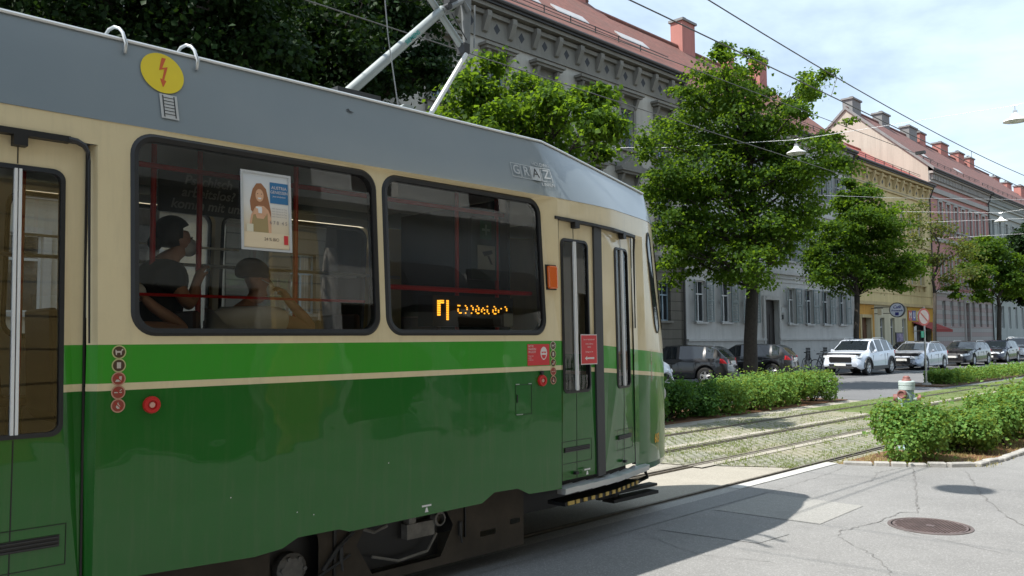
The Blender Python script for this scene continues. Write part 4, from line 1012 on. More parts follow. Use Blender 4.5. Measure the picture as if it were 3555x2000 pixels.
    for s_ in (1, -1):   # mirrors
        mb = MB(); mb.lathe([(0, -.07), (.05, -.06), (.075, .0), (.05, .06), (0, .07)], 'x', 10, (c0-.42, s_*(hw+.06), zb0+.09)); mb.box(c0-.44, c0-.38, *sorted((s_*(hw-.09), s_*(hw+.02))), zb0+.02, zb0+.06)
        mb.build('wing_mirror', pm, root, 'auto', off=(0, 0, 0))
        # headlight
        zf = spec['hz']; mb = MB(); X = Ln/2
        w1 = hwid(X); 
        P = [(X-.02, s_*w1*.52, zf-.07), (X-.06, s_*w1*.86, zf-.05), (X-.28, s_*hwid(X-.28)*.985, zf+.0), (X-.30, s_*hwid(X-.3)*.95, zf+.09), (X-.08, s_*w1*.84, zf+.075), (X-.03, s_*w1*.52, zf+.03)]
        c = Vector((X-.3, 0, zf)); P = [Vector(p)+(Vector((.035, s_*.02, .0))) for p in P]
        a = [mb.vert(p) for p in P]; bb = [mb.vert(p-Vector((.1, s_*.05, 0))) for p in P]
        mb.face(a); mb.face(bb[::-1])
        for k in range(6): mb.face((a[k], a[(k+1) % 6], bb[(k+1) % 6], bb[k]))
        mb.build('headlight', simple('headlight_glass', (.62, .66, .70), .12, 0, .1), root, off=(0, 0, 0))
        zf = spec['tz']; mb = MB(); X = -Ln/2; w1 = hwid(X)
        P = [(X+.03, s_*w1*.60, zf-.07), (X+.06, s_*w1*.90, zf-.09), (X+.27, s_*hwid(X+.27)*.99, zf-.06), (X+.24, s_*hwid(X+.24)*.97, zf+.1), (X+.08, s_*w1*.86, zf+.11), (X+.06, s_*w1*.62, zf+.09)]
        P = [Vector(p)+Vector((-.03, s_*.022, 0)) for p in P]
        a = [mb.vert(p) for p in P]; bb = [mb.vert(p-Vector((-.1, s_*.05, 0))) for p in P]
        mb.face(a); mb.face(bb[::-1])
        for k in range(6): mb.face((a[k], a[(k+1) % 6], bb[(k+1) % 6], bb[k]))
        mb.build('tail_light', simple('tail_light_red', (.55, .02, .03), .12, 0, .1), root, off=(0, 0, 0))
    gz0, gz1, gw_ = spec['grille']; X = Ln/2
    mb = MB(); mb.prism(rrect(-gw_, gw_, gz0, gz1, .05, 3), X-.05, X+.022, 'x'); g = mb.build('grille', M['black'], root, off=(0, 0, 0))
    mb = MB(); 
    for k in range(4):
        zz = gz0+(gz1-gz0)*(k+.5)/4; mb.box(X+.023, X+.03, -gw_+.04, gw_-.04, zz-.004, zz+.004)
    mb.build('grille_bar', M['darkgrey'], g, off=(0, 0, 0))
    MB().box(X-.04, X+.02, -hw*.62, hw*.62, spec['zl']+.04, spec['zl']+.14).build('bumper_trim', M['darkgrey'], root, off=(0, 0, 0)); MB().box(-X-.02, -X+.04, -hw*.7, hw*.7, spec['zl']+.04, spec['zl']+.16).build('bumper_trim', M['darkgrey'], root, off=(0, 0, 0))
    pz = spec.get('pz', .42)
    mb = MB(); mb.box(X+.032, X+.045, -.26, .26, pz, pz+.12); mb.build('number_plate', M['plate'], root, off=(0, 0, 0))
    pz2 = spec.get('pz2', .75); mb = MB(); mb.box(-X-.035, -X+.05, -.26, .26, pz2, pz2+.12); mb.build('number_plate', M['plate'], root, off=(0, 0, 0))
    if Ln > 4:
        for s_ in (1, -1):
            for xx in (spec['cab'][0]-.35, (spec['pillars'][0][0]+spec['pillars'][0][1])/2, xr+wr+.10):
                MB().box(xx-.006, xx+.006, *sorted((s_*(hwid(xx)-.03), s_*(hwid(xx)+.002))), spec['zl']+.12, interp(belt, xx)-.12).build('door_seam', M['black'], root, off=(0, 0, 0))
            for xx in (-.05, -1.0): MB().box(xx-.11, xx+.08, *sorted((s_*(hwid(xx)-.02), s_*(hwid(xx)+.022))), interp(belt, xx)-.16, interp(belt, xx)-.125).build('door_handle', pm, root, off=(0, 0, 0))
        MB().prism(rrect(-hw*.55, hw*.55, spec['zl']+.16, gz0-.08 if gz0-.08 > spec['zl']+.2 else spec['zl']+.2, .02, 2), X-.05, X+.012, 'x').build('lower_intake', M['black'], root, off=(0, 0, 0))
    if spec.get('clad'):
        for s_ in (1, -1):
            mb = MB()
            mb.box(xr+wr+.06, xf-wr-.06, *sorted((s_*(hw-.03), s_*(hw+.012))), spec['zl'], spec['zl']+.14)
            for xw in (xf, xr):
                pts = []
                o = [(xw+(wr+.12)*math.cos(pi*k/14), wr+(wr+.12)*math.sin(pi*k/14)) for k in range(15)]; i_ = [(xw+(wr+.05)*math.cos(pi*k/14), wr+(wr+.05)*math.sin(pi*k/14)) for k in range(15)]
                for k in range(14):
                    y0_, y1_ = sorted((s_*(hw-.04), s_*(hw+.014)))
                    mb.hexa([(i_[k][0], y0_, i_[k][1]), (o[k][0], y0_, o[k][1]), (o[k+1][0], y0_, o[k+1][1]), (i_[k+1][0], y0_, i_[k+1][1]), (i_[k][0], y1_, i_[k][1]), (o[k][0], y1_, o[k][1]), (o[k+1][0], y1_, o[k+1][1]), (i_[k+1][0], y1_, i_[k+1][1])])
            mb.build('wheel_arch_cladding', M['darkgrey'], root, off=(0, 0, 0))
    if spec.get('rails'):
        for s_ in (1, -1):
            mb = MB(); zt = interp(top, 0); mb.tube([(c1-.25, s_*hw*.68, zt-.02), (c1-.4, s_*hw*.69, zt+.035), (c2+.4, s_*hw*.69, zt+.03), (c2+.2, s_*hw*.68, zt-.03)], .016, 6)
            mb.build('roof_rail', M['alu'], root, 'auto', off=(0, 0, 0))
    return root
suv = dict(len=4.42, w=1.88, wr=.36, xf=1.35, xr=-1.35, zl=.28, top=[(-2.21, .95), (-2.15, 1.10), (-1.75, 1.48), (-1.45, 1.60), (-.6, 1.65), (.1, 1.64), (.45, 1.58), (1.15, 1.10), (1.6, 1.05), (2.0, .97), (2.16, .86), (2.21, .70)],
           belt=[(-2.21, .9), (-1.9, 1.14), (-1.2, 1.10), (1.1, 1.0), (1.6, .97), (2.21, .62)], cab=(1.15, .45, -1.5, -2.1), pillars=[(-.62, -.52), (.2, .28), (-1.45, -1.3)], gl=(-1.75, .95), hz=.82, tz=1.0, grille=(.60, .84, .50), clad=True, rails=True, pz=.44)
hatch = dict(len=4.2, w=1.76, wr=.315, xf=1.28, xr=-1.3, zl=.2, top=[(-2.1, .70), (-2.06, .95), (-1.72, 1.32), (-1.5, 1.42), (-.7, 1.47), (.0, 1.46), (.3, 1.42), (1.05, .96), (1.5, .90), (1.9, .80), (2.05, .68), (2.1, .5)],
             belt=[(-2.1, .65), (-1.85, .98), (-1.2, .97), (1.0, .90), (1.5, .84), (2.1, .48)], cab=(1.05, .3, -1.5, -2.03), pillars=[(-.32, -.22), (-1.32, -1.22)], gl=(-1.62, .8), hz=.66, tz=.86, grille=(.5, .62, .5), pz=.36)
wagon = dict(len=4.72, w=1.84, wr=.325, xf=1.46, xr=-1.36, zl=.18, top=[(-2.36, .7), (-2.3, .95), (-2.05, 1.18), (-1.75, 1.36), (-1.0, 1.42), (-.1, 1.43), (.25, 1.40), (1.05, .98), (1.6, .90), (2.1, .79), (2.3, .66), (2.36, .5)],
             belt=[(-2.36, .6), (-2.1, .98), (-1.2, .95), (1.0, .90), (1.6, .84), (2.36, .45)], cab=(1.05, .25, -1.75, -2.25), pillars=[(-.42, -.34), (-1.3, -1.2)], gl=(-1.9, .82), hz=.64, tz=.84, grille=(.36, .66, .42), rails=True, sp=8, pz=.48)
small = dict(len=3.5, w=1.63, wr=.29, xf=1.15, xr=-1.15, zl=.2, top=[(-1.75, .7), (-1.72, 1.0), (-1.5, 1.35), (-1.2, 1.45), (-.4, 1.47), (.2, 1.45), (.5, 1.37), (1.15, 1.04), (1.45, .93), (1.66, .76), (1.75, .5)],
             belt=[(-1.75, .65), (-1.5, .98), (0, .95), (.95, .90), (1.4, .8), (1.75, .45)], cab=(1.15, .45, -1.3, -1.7), pillars=[(-.35, -.25)], gl=(-1.4, .8), hz=.68, tz=.9, grille=(.4, .5, .4), sp=6, pz=.34)
M['pblack'] = paint('black_car_paint', (.006, .006, .008)); M['pwhite'] = paint('white_car_paint', (.62, .68, .78)); M['psilver'] = paint('silver_car_paint', (.42, .46, .54), .35); M['pwhite2'] = paint('white_car_paint_2', (.7, .72, .74)); M['pdark'] = paint('dark_grey_car_paint', (.02, .022, .028), .2); M['pblue'] = paint('dark_blue_car_paint', (.012, .016, .032), .2)
# heading -y means rotation -90 deg ; near side is then their left (+x)
car('parked_car', 'white suv with black grille facing the camera on the far side of the road', suv, M['pwhite'], (-15.75, 39.2, .0), R_(-90))
car('parked_car', 'silver estate car with black grille parked right behind the white suv', wagon, M['psilver'], (-15.85, 47.1, .0), R_(-90))
car('parked_car', 'dark grey estate car parked behind the silver estate car', wagon, M['pdark'], (-15.85, 55.2, .0), R_(-90))
car('parked_car', 'dark blue hatchback parked between the dark estate car and the rear white car', hatch, M['pblue'], (-15.85, 62.1, .0), R_(-90))
car('parked_car', 'white car at the far right end of the parked row', suv, M['pwhite2'], (-16.0, 68.2, .0), R_(-90))
car('parked_car', 'small white hatchback half hidden behind the tram nose', small, M['pwhite'], (-15.50, 20.65, .0), R_(90))
car('parked_car', 'black hatchback with bright red tail light nearest the tram, parked nose to the houses', hatch, M['pblack'], (-18.0, 27.5, .0), R_(194))
car('parked_car', 'black hatchback with chrome tailgate trim parked behind the thick tree trunk', hatch, M['pblack'], (-18.35, 33.3, .0), R_(194))
car('parked_car', 'black car whose roof shows between the silver and dark grey estate cars', hatch, M['pblack'], (-18.3, 53.0, .0), R_(-90))

# ---------------------------------------------------------------- bicycles
def bicycle(label, loc, rz, lean=.1):
    root = empty('bicycle', loc, rz, label=label, cat='bicycle', group='bicycles parked on the far pavement'); root.rotation_euler = (lean, 0, rz)
    for x in (-.52, .52):
        mb = MB(); n = 24; r = .33
        mb.lathe([(r-.02, -.015), (r, -.01), (r+.012, 0), (r, .01), (r-.02, .015), (r-.03, 0)], 'y', n, (x, 0, r))
        w = mb.build('wheel', M['tire'], root, 'auto', off=(0, 0, 0))
        mb = MB()
        for k in range(12): a = 2*pi*k/12; mb.tube([(x, 0, r), (x+r*math.cos(a)*.95, 0, r+r*math.sin(a)*.95)], .003, 3, False)
        mb.build('spokes', M['steel'], w, off=(0, 0, 0))
    mb = MB(); A = (-.52, 0, .33); B_ = (-.1, 0, .30); S_ = (-.22, 0, .86); H = (.36, 0, .88); Fk = (.52, 0, .33)
    for a, b_ in ((A, B_), (A, S_), (B_, S_), (B_, H), (S_, H), (H, Fk), ((.36, 0, .88), (.34, 0, 1.02))): mb.tube([a, b_], .017, 6)
    mb.build('frame', M['pblack'], root, off=(0, 0, 0))
    mb = MB(); mb.tube([(.22, -.28, 1.06), (.36, -.18, 1.02), (.34, 0, 1.02), (.36, .18, 1.02), (.22, .28, 1.06)], .014, 6); mb.build('handlebar', M['steel'], root, off=(0, 0, 0))
    mb = MB(); mb.hexa([(-.36, -.08, .90), (-.08, -.02, .91), (-.08, .02, .91), (-.36, .08, .90), (-.36, -.08, .95), (-.08, -.02, .94), (-.08, .02, .94), (-.36, .08, .95)]); mb.build('saddle', M['black'], root, off=(0, 0, 0))
    mb = MB(); mb.lathe([(.09, -.01), (.1, 0), (.09, .01), (0, .01)], 'y', 14, (-.1, -.03, .30)); mb.box(-.12, -.08, .03, .12, .12, .14); mb.build('crank', M['steel'], root, off=(0, 0, 0))
bicycle('black bicycle leaning at the white house, nearest the rear of the black hatchback', (-18.1, 38.6, .08), R_(100))
bicycle('black bicycle standing between the black hatchback and the white suv', (-17.6, 39.6, .0), R_(60), -.1)
bicycle('black bicycle closest to the front of the white suv', (-18.3, 40.9, .08), R_(95))
bicycle('black bicycle parked behind the rear of the white suv', (-18.4, 45.3, .08), R_(80))
bicycle('black bicycle leaning between the white suv and the silver estate car', (-17.9, 44.2, .08), R_(20), -.12)
# ---------------------------------------------------------------- TRAM
tram = empty('tram', (-5.5, 0, 0), label='green and cream tram with grey roof panel passing close to the camera', cat='tram')
PL = [(-4.30, -6.6), (-4.30, 0), (-4.30, 4.93), (-4.33, 5.45), (-4.36, 5.72), (-4.54, 6.40), (-4.60, 6.64), (-4.70, 6.92), (-4.83, 7.09), (-5.08, 7.17), (-5.5, 7.20)]
SS = [-6.6, 0.0, 4.93]
for a, b_ in zip(PL[2:], PL[3:]): SS.append(SS[-1]+math.hypot(b_[0]-a[0], b_[1]-a[1]))
def inset(z, s=0):
    k = .06-.04*min(1, max(0, (s-4.78)/.15))
    if z <= 1.66: return .02*max(0, .9-z)
    if z <= 2.82: return k*(z-1.66)
    return k*1.16+(.20-k*1.16)/.47*(z-2.82)
def plan(s):
    for i in range(len(SS)-1):
        if s <= SS[i+1] or i == len(SS)-2:
            t = (s-SS[i])/(SS[i+1]-SS[i]); a, b_ = Vector(PL[i]), Vector(PL[i+1]); p = a.lerp(b_, t)
            def nr(k):
                k = max(0, min(len(PL)-2, k)); d = Vector(PL[k+1])-Vector(PL[k]); return Vector((d.y, -d.x)).normalized()
            n = nr(i)
            if i >= 2:
                n = ((nr(i)+nr(i-1))*.5*(1-t) + (nr(i)+nr(i+1))*.5*t).normalized()
            return p, n
def T(s, z, d=0):
    p, n = plan(s); ins = inset(z, s)
    q = p + n*(d-ins)
    if z > 1.5 and q.y > 6.4: q.y -= .10*(z-1.5)*min(1, (q.y-6.4)/.5)
    return Vector((q.x, q.y, z))
def mir(fn): return lambda *a: (lambda p: Vector((-11-p.x, p.y, p.z)))(fn(*a))
def livery():
    m, nt, b = newmat('tram_livery_paint')
    tc = N(nt, 'ShaderNodeTexCoord'); sx = N(nt, 'ShaderNodeSeparateXYZ'); L(nt, tc.outputs['Object'], sx.inputs[0])
    y, z = sx.outputs[1], sx.outputs[2]
    dip = mathn(nt, 'MULTIPLY', mathn(nt, 'MAXIMUM', mathn(nt, 'SUBTRACT', y, 4.95), 0), .068)
    zz = mathn(nt, 'ADD', z, dip)
    cream, green, dgreen = (.74, .62, .385), (.045, .31, .025), (.010, .125, .012)
    cc = mixc(nt, mathn(nt, 'GREATER_THAN', zz, 1.466), dgreen, cream)
    cc = mixc(nt, mathn(nt, 'MULTIPLY', mathn(nt, 'GREATER_THAN', zz, 1.502), mathn(nt, 'LESS_THAN', zz, 1.692)), cc, green)
    dirt = ramp(nt, noise(nt, 2.2, 6, .7), [(.45, (0, 0, 0)), (.8, (1, 1, 1))])
    cc = mixc(nt, mathn(nt, 'MULTIPLY', dirt, .12), cc, (.10, .09, .06))
    mp = N(nt, 'ShaderNodeMapping'); mp.inputs['Scale'].default_value = (6, 6, .5); L(nt, tc.outputs['Object'], mp.inputs[0])
    st = ramp(nt, noise(nt, 2.5, 5, .7, mp.outputs[0]), [(.5, (0, 0, 0)), (.85, (1, 1, 1))])
    low = mathn(nt, 'MULTIPLY', st, .17); cc = mixc(nt, low, cc, (.2, .17, .12))
    L(nt, cc, b.inputs['Base Color']); b.inputs['Roughness'].default_value = .28; b.inputs['Coat Weight'].default_value = .6; b.inputs['Coat Roughness'].default_value = .025; b.inputs['Specular IOR Level'].default_value = .25
    b.inputs['Coat IOR'].default_value = 1.5
    bp = N(nt, 'ShaderNodeBump'); bp.inputs['Strength'].default_value = .38; bp.inputs['Distance'].default_value = .02
    mp2 = N(nt, 'ShaderNodeMapping'); mp2.inputs['Scale'].default_value = (1, 1, 1.6); L(nt, tc.outputs['Object'], mp2.inputs[0])
    L(nt, noise(nt, 1.7, 2, .4, mp2.outputs[0]), bp.inputs['Height']); L(nt, bp.outputs[0], b.inputs['Normal']); L(nt, bp.outputs[0], b.inputs['Coat Normal'])
    return m
M['liv'] = livery()
def gpaint():
    m, nt, b = newmat('tram_grey_paint'); f = ramp(nt, noise(nt, 1.3, 5), [(.3, (0, 0, 0)), (.7, (1, 1, 1))])
    L(nt, mixc(nt, f, (.20, .24, .262), (.225, .262, .28)), b.inputs['Base Color']); b.inputs['Roughness'].default_value = .3; b.inputs['Coat Weight'].default_value = .6; b.inputs['Coat Roughness'].default_value = .08
    bump(nt, b, noise(nt, 1.4, 2), .12, .02); return m
M['grey'] = gpaint()
WIN = [(1.66, 3.20), (3.25, 4.77)]; WINL = [(-6.3, -4.80), (-4.72, -3.20), (-3.12, -1.60), (-1.52, -.02)]
WZ = (1.738, 2.79)
DL = (.30, 1.468)
def ztop(s): return 3.30 if s < 4.95 else 3.30-.075*(s-4.95)-.02*max(0, s-6.9)
def TEn(s):
    P = [(-4.50, 4.95), (-4.855, 6.84), (-4.92, 6.94), (-5.1, 6.985), (-5.5, 7.0)]
    if s <= 4.95: q = (-4.50, s)
    elif s <= 6.99: t = (s-4.95)/2.04; q = (P[0][0]+(P[1][0]-P[0][0])*t, P[0][1]+(P[1][1]-P[0][1])*t)
    else:
        t = (s-6.99)/(SS[-1]-6.99)*3; i = min(2, int(t)); t -= i; a, b_ = P[1+i], P[2+i]; q = (a[0]+(b_[0]-a[0])*t, a[1]+(b_[1]-a[1])*t)
    return Vector((q[0], q[1], ztop(s)))
def FT(s, z, d):
    p = T(s, 2.82, .004).lerp(TEn(s), (z-2.82)/(ztop(s)-2.82)); return p + Vector((.93, 0, .3))*d
def build_side(mr, holes_extra=()):
    fn = mir(T) if mr else T
    near = not mr
    mb = MB()
    bot1 = [(-6.6, .55), (.30 if near else 4.93, .55)]
    if near:
        lo = [(1.50, .55), (2.35, .515), (2.52, .53), (2.62, .575), (2.9, .575), (2.97, .55), (4.08, .56), (4.2, .62), (4.44, .615), (4.56, .56), (4.93, .55), (4.93, 1.66), (1.50, 1.66)]
        mb.tess([[(-6.6, .55), (.30, .55), (.30, 1.66), (-6.6, 1.66)]], fn)
        mb.tess([lo], fn)
        mb.tess([[(-6.6, 1.66), (.30, 1.66), (.30, 2.82), (-6.6, 2.82)]]+[rrect(a, b_, *WZ, .11) for a, b_ in WINL], fn)
        mb.tess([[(.30, 2.69), (1.50, 2.69), (1.50, 2.82), (.30, 2.82)]], fn)
        mb.tess([[(1.50, 1.66), (4.93, 1.66), (4.93, 2.82), (1.50, 2.82)]]+[rrect(a, b_, *WZ, .12) for a, b_ in WIN], fn)
        segs = [4.93, 5.2, 5.45, 5.72, 6.0, 6.20]
        for a, b_ in zip(segs, segs[1:]):
            za = 2.665-.022*(a-4.93); zb = 2.665-.022*(b_-4.93)
            mb.poly([fn(a, za), fn(b_, zb), fn(b_, 2.82), fn(a, 2.82)])
    else:
        allw = WINL+[(.05, 1.58)]+WIN
        mb.tess([[(-6.6, .55), (4.93, .55), (4.93, 1.66), (-6.6, 1.66)]], fn)
        mb.tess([[(-6.6, 1.66), (4.93, 1.66), (4.93, 2.82), (-6.6, 2.82)]]+[rrect(a, b_, *WZ, .12) for a, b_ in allw], fn)
        segs = [4.93, 5.45, 5.72, 6.18]
        for a, b_ in zip(segs, segs[1:]):
            for za, zb in ((.55, 1.66), (1.66, 2.82)): mb.poly([fn(a, za), fn(b_, za), fn(b_, zb), fn(a, zb)])
    # nose
    ns = [6.20, 6.30, 6.42, 6.52]+[6.52+(SS[-1]-6.52)*k/14 for k in range(1, 15)]
    zs = [.50, .56, .7, .9, 1.15, 1.4, 1.66, 1.9, 2.2, 2.5, 2.62, 2.65, 2.82]
    for a, b_ in zip(ns, ns[1:]):
        for c, d in zip(zs, zs[1:]):
            dd = lambda s_, z_: -.02*max(0, (.56-z_)/.06)*(s_ > 6.4) - (.03 if s_ < 6.35 and z_ < 2.64 else 0)
            mb.poly([fn(a, c, dd(a, c)), fn(b_, c, dd(b_, c)), fn(b_, d, dd(b_, d)), fn(a, d, dd(a, d))])
    o = mb.build('side_panel' if near else 'far_side_panel', M['liv'], tram)
    me = o.data; bm = bmesh.new(); bm.from_mesh(me); bmesh.ops.remove_doubles(bm, verts=bm.verts, dist=.0008); bmesh.ops.recalc_face_normals(bm, faces=bm.faces); bm.to_mesh(me); bm.free(); me.shade_smooth()
    try: me.set_sharp_from_angle(angle=R_(14))
    except Exception: pass
    # fascia
    mb = MB(); ss_ = [-6.6, -3, 0, 2.5, 4.3, 4.78, 4.83, 4.88, 4.93, 5.2, 5.45, 5.72, 6.0, 6.3]+[6.3+(SS[-1]-6.3)*k/14 for k in range(1, 15)]
    def TE(s): q = TEn(s); return Vector((-11-q.x, q.y, q.z)) if mr else q
    def FP(s, t): return fn(s, 2.82, .004).lerp(TE(s), t)
    ts = [0, .06, .3, .6, .9, 1]
    for a, b_ in zip(ss_, ss_[1:]):
        for c, d in zip(ts, ts[1:]): mb.poly([FP(a, c), FP(b_, c), FP(b_, d), FP(a, d)])
    # roof crown
    def RP(s, t):
        e = TE(s); cy = min(e.y, 6.6); cz = 3.45 if s < 5 else max(ztop(s)+.06, 3.45-.09*(s-5)); c = Vector((-5.5, cy, cz))
        p = e.lerp(c, t); p.z = e.z+(c.z-e.z)*math.sin(t*pi/2)**.8; return p
    ts = [0, .03, .08, .2, .45, .75, 1]
    for a, b_ in zip(ss_, ss_[1:]):
        for c, d in zip(ts, ts[1:]): mb.poly([RP(a, c), RP(b_, c), RP(b_, d), RP(a, d)])
    o = mb.build('roof', M['grey'], tram); me = o.data
    bm = bmesh.new(); bm.from_mesh(me); bmesh.ops.remove_doubles(bm, verts=bm.verts, dist=.0008); bmesh.ops.recalc_face_normals(bm, faces=bm.faces); bm.to_mesh(me); bm.free(); me.shade_smooth()
    try: me.set_sharp_from_angle(angle=R_(24))
    except Exception: pass
    mb = MB(); mb.tube([TE(s)+Vector((-.006 if mr else .006, 0, .002)) for s in ss_ if s < 7.0], .010, 6); mb.build('drip_rail', M['alu'], o)
    # lining
    mb = MB(); f2 = lambda s_, z_: fn(s_, z_, -.06)
    if near:
        mb.tess([[(1.50, .9), (4.90, .9), (4.90, 2.86), (1.50, 2.86)]]+[rrect(a, b_, *WZ, .12) for a, b_ in WIN], f2)
        mb.tess([[(-6.5, .9), (.30, .9), (.30, 2.86), (-6.5, 2.86)]]+[rrect(a, b_, *WZ, .12) for a, b_ in WINL], f2)
    else: mb.tess([[(-6.5, .9), (4.93, .9), (4.93, 2.86), (-6.5, 2.86)]]+[rrect(a, b_, *WZ, .12) for a, b_ in allw], f2)
    mb.build('wall_lining', M['interior'], tram)
    for (a, b_) in (WINL+WIN if near else allw):
        out = rrect(a-.004, b_+.004, WZ[0]-.004, WZ[1]+.004, .124, 8); mid = rrect(a+.012, b_-.012, WZ[0]+.012, WZ[1]-.012, .11, 8); inn = rrect(a+.036, b_-.036, WZ[0]+.036, WZ[1]-.036, .09, 8)
        mb = MB(); mb.ring(out, mid, lambda u, v: fn(u, v, .0), lambda u, v: fn(u, v, .014)); mb.ring(mid, inn, lambda u, v: fn(u, v, .014), lambda u, v: fn(u, v, .008)); mb.ring(inn, inn, lambda u, v: fn(u, v, .008), lambda u, v: fn(u, v, -.05))
        w = mb.build('window', M['black'], tram, smooth='auto')
        MB().tess([inn], lambda u, v: fn(u, v, -.006)).build('window_glass', M['tglass'], w)
build_side(False); build_side(True)
T_ = T
def patchbox(s0, s1, z0, z1, d0, d1, n=1, mb=None, fn=T):
    mb = mb or MB()
    for k in range(n):
        a = s0+(s1-s0)*k/n; b_ = s0+(s1-s0)*(k+1)/n
        mb.hexa([fn(a, z0, d0), fn(b_, z0, d0), fn(b_, z0, d1), fn(a, z0, d1), fn(a, z1, d0), fn(b_, z1, d0), fn(b_, z1, d1), fn(a, z1, d1)])
    return mb
# ---- doors
def door_pair(s0, s1, ws0, ws1, wz0, wz1, ztop_, zbot, mull, din=-.04, vent=None):
    z_ = [zbot, 1.66, ztop_]
    mb = MB(); fd = lambda u, v: T(u, v, din)
    h = rrect(ws0, ws1, wz0, wz1, .055, 6)
    mb.tess([[(s0, zbot), (s1, zbot), (s1, ztop_), (s0, ztop_)], h], fd)
    d = mb.build('door', M['liv'], tram)
    inn = rrect(ws0+.022, ws1-.022, wz0+.022, wz1-.022, .04, 6)
    mb = MB(); mb.ring(h, inn, lambda u, v: T(u, v, din+.006), lambda u, v: T(u, v, din+.012)); mb.ring(inn, inn, lambda u, v: T(u, v, din+.012), lambda u, v: T(u, v, din-.03)); mb.ring(h, h, lambda u, v: T(u, v, din-.002), lambda u, v: T(u, v, din+.006))
    mb.build('window_frame', M['black'], d)
    MB().tess([inn], lambda u, v: T(u, v, din-.002)).build('window_glass', M['tglass'], d)
    mb = MB()
    patchbox(mull-.016, mull-.003, wz0+.02, wz1-.02, din, din+.016, 1, mb); patchbox(mull+.003, mull+.016, wz0+.02, wz1-.02, din, din+.016, 1, mb); mb.build('centre_bar', M['white'], d)
    patchbox(mull-.0025, mull+.0025, zbot, wz0-.005, din, din+.002).build('leaf_seam', M['black'], d); patchbox(mull-.0025, mull+.0025, wz1+.005, ztop_, din, din+.002).build('leaf_seam', M['black'], d)
    if vent:
        v0, v1, vz0, vz1 = vent
        mb = patchbox(v0, v1, vz0, vz1, din, din+.003)
        mb.mi = 1
        for k in range(3): zz = vz0+(vz1-vz0)*(k+.5)/3; patchbox(v0+.005, v1-.005, zz-.004, zz+.002, din+.003, din+.009, 1, mb)
        mb.build('vent', [M['black'], M['darkgrey']], d)
        mb = MB()
        for (a, b_, c, e) in ((v0-.03, v1+.03, vz1+.045, vz1+.048), (v0-.03, v1+.03, vz0-.09, vz0-.087), (v0-.03, v0-.027, vz0-.087, vz1+.045), (v1+.027, v1+.03, vz0-.087, vz1+.045)): patchbox(a, b_, c, e, din, din+.0015, 1, mb)
        mb.build('flap_outline', M['black'], d)
    # closing edge knob
    patchbox(mull-.03, mull+.03, ztop_-.055, ztop_-.005, din, din+.05).build('door_roller', M['black'], d)
    patchbox(mull-.05, mull-.01, zbot+.035, zbot+.055, din, din+.03).build('door_guide', M['black'], d)
    return d
door_pair(.33, .80, .40, .75, 1.262, 2.545, 2.685, .50, .575, vent=(.38, .74, .745, .80))
door_pair(.925, 1.455, .96, 1.362, 1.262, 2.545, 2.685, .50, 1.153, vent=(1.0, 1.36, .745, .80))
fd1 = door_pair(4.975, 5.435, 4.988, 5.362, 1.275, 2.512, 2.655, .60, 5.165, -.03, vent=(4.995, 5.335, .815, .852))
door_pair(5.565, 6.20, 5.79, 6.10, 1.275, 2.505, 2.64, .60, 5.945, -.03, vent=(5.80, 6.10, .835, .872))
patchbox(.80, .925, .5, 2.685, -.05, -.02).build('door_pillar', M['darkgrey'], tram); patchbox(5.435, 5.515, .58, 2.65, -.05, -.012).build('door_pillar', M['darkgrey'], tram); patchbox(5.522, 5.565, .58, 2.65, -.05, -.02, 1).build('door_pillar', M['darkgrey'], tram)
patchbox(1.455, 1.464, .5, 2.69, -.07, -.03).build('door_gap', M['black'], tram); patchbox(.3, .33, .5, 2.69, -.09, -.02).build('door_gap', M['black'], tram); patchbox(6.195, 6.208, .58, 2.64, -.06, -.026).build('door_gap', M['black'], tram)
for (sa, da, sb_, db, zb_, zt_) in ((1.464, -.052, 1.50, .0, .5, 2.69), (4.93, 0, 4.972, -.032, .56, 2.655)):
    mb = MB(); mb.poly([T(sa, zb_, da), T(sb_, zb_, db), T(sb_, 1.66, db), T(sa, 1.66, da)]); mb.poly([T(sa, 1.66, da), T(sb_, 1.66, db), T(sb_, zt_, db), T(sa, zt_, da)]); mb.build('door_jamb', M['liv'], tram)
mb = MB(); patchbox(.28, 1.37, 2.68, 2.71, -.05, .010, 1, mb); mb.build('door_header', M['black'], tram)
pts = [(1.46+.045*math.sin(a*pi/10), 2.652+.045*math.cos(a*pi/10)) for a in range(6)]
MB().tube([T(a, b_, .0) for a, b_ in ((1.36, 2.696), (1.40, 2.692), (1.435, 2.675), (1.453, 2.645), (1.458, 2.60), (1.460, 1.7))], [.015, .015, .014, .011, .008, .005], 6).build('header_corner', M['black'], tram)
mb = MB()
for k in range(8):
    a = 4.90+1.31*k/8; b_ = 4.90+1.31*(k+1)/8; fz = lambda s: 2.655-.022*(s-4.93)
    mb.hexa([T(a, fz(a)-.005, -.04), T(b_, fz(b_)-.005, -.04), T(b_, fz(b_)-.005, .016), T(a, fz(a)-.005, .016), T(a, fz(a)+.024, -.04), T(b_, fz(b_)+.024, -.04), T(b_, fz(b_)+.018, .016), T(a, fz(a)+.018, .016)])
mb.build('door_header', M['black'], tram)
MB().tube([T(6.19, 2.63, .0), T(6.215, 2.61, .0), T(6.22, 2.5, -.01), T(6.22, 1.8, -.02)], [.012, .012, .010, .006], 6).build('header_corner', M['black'], tram)
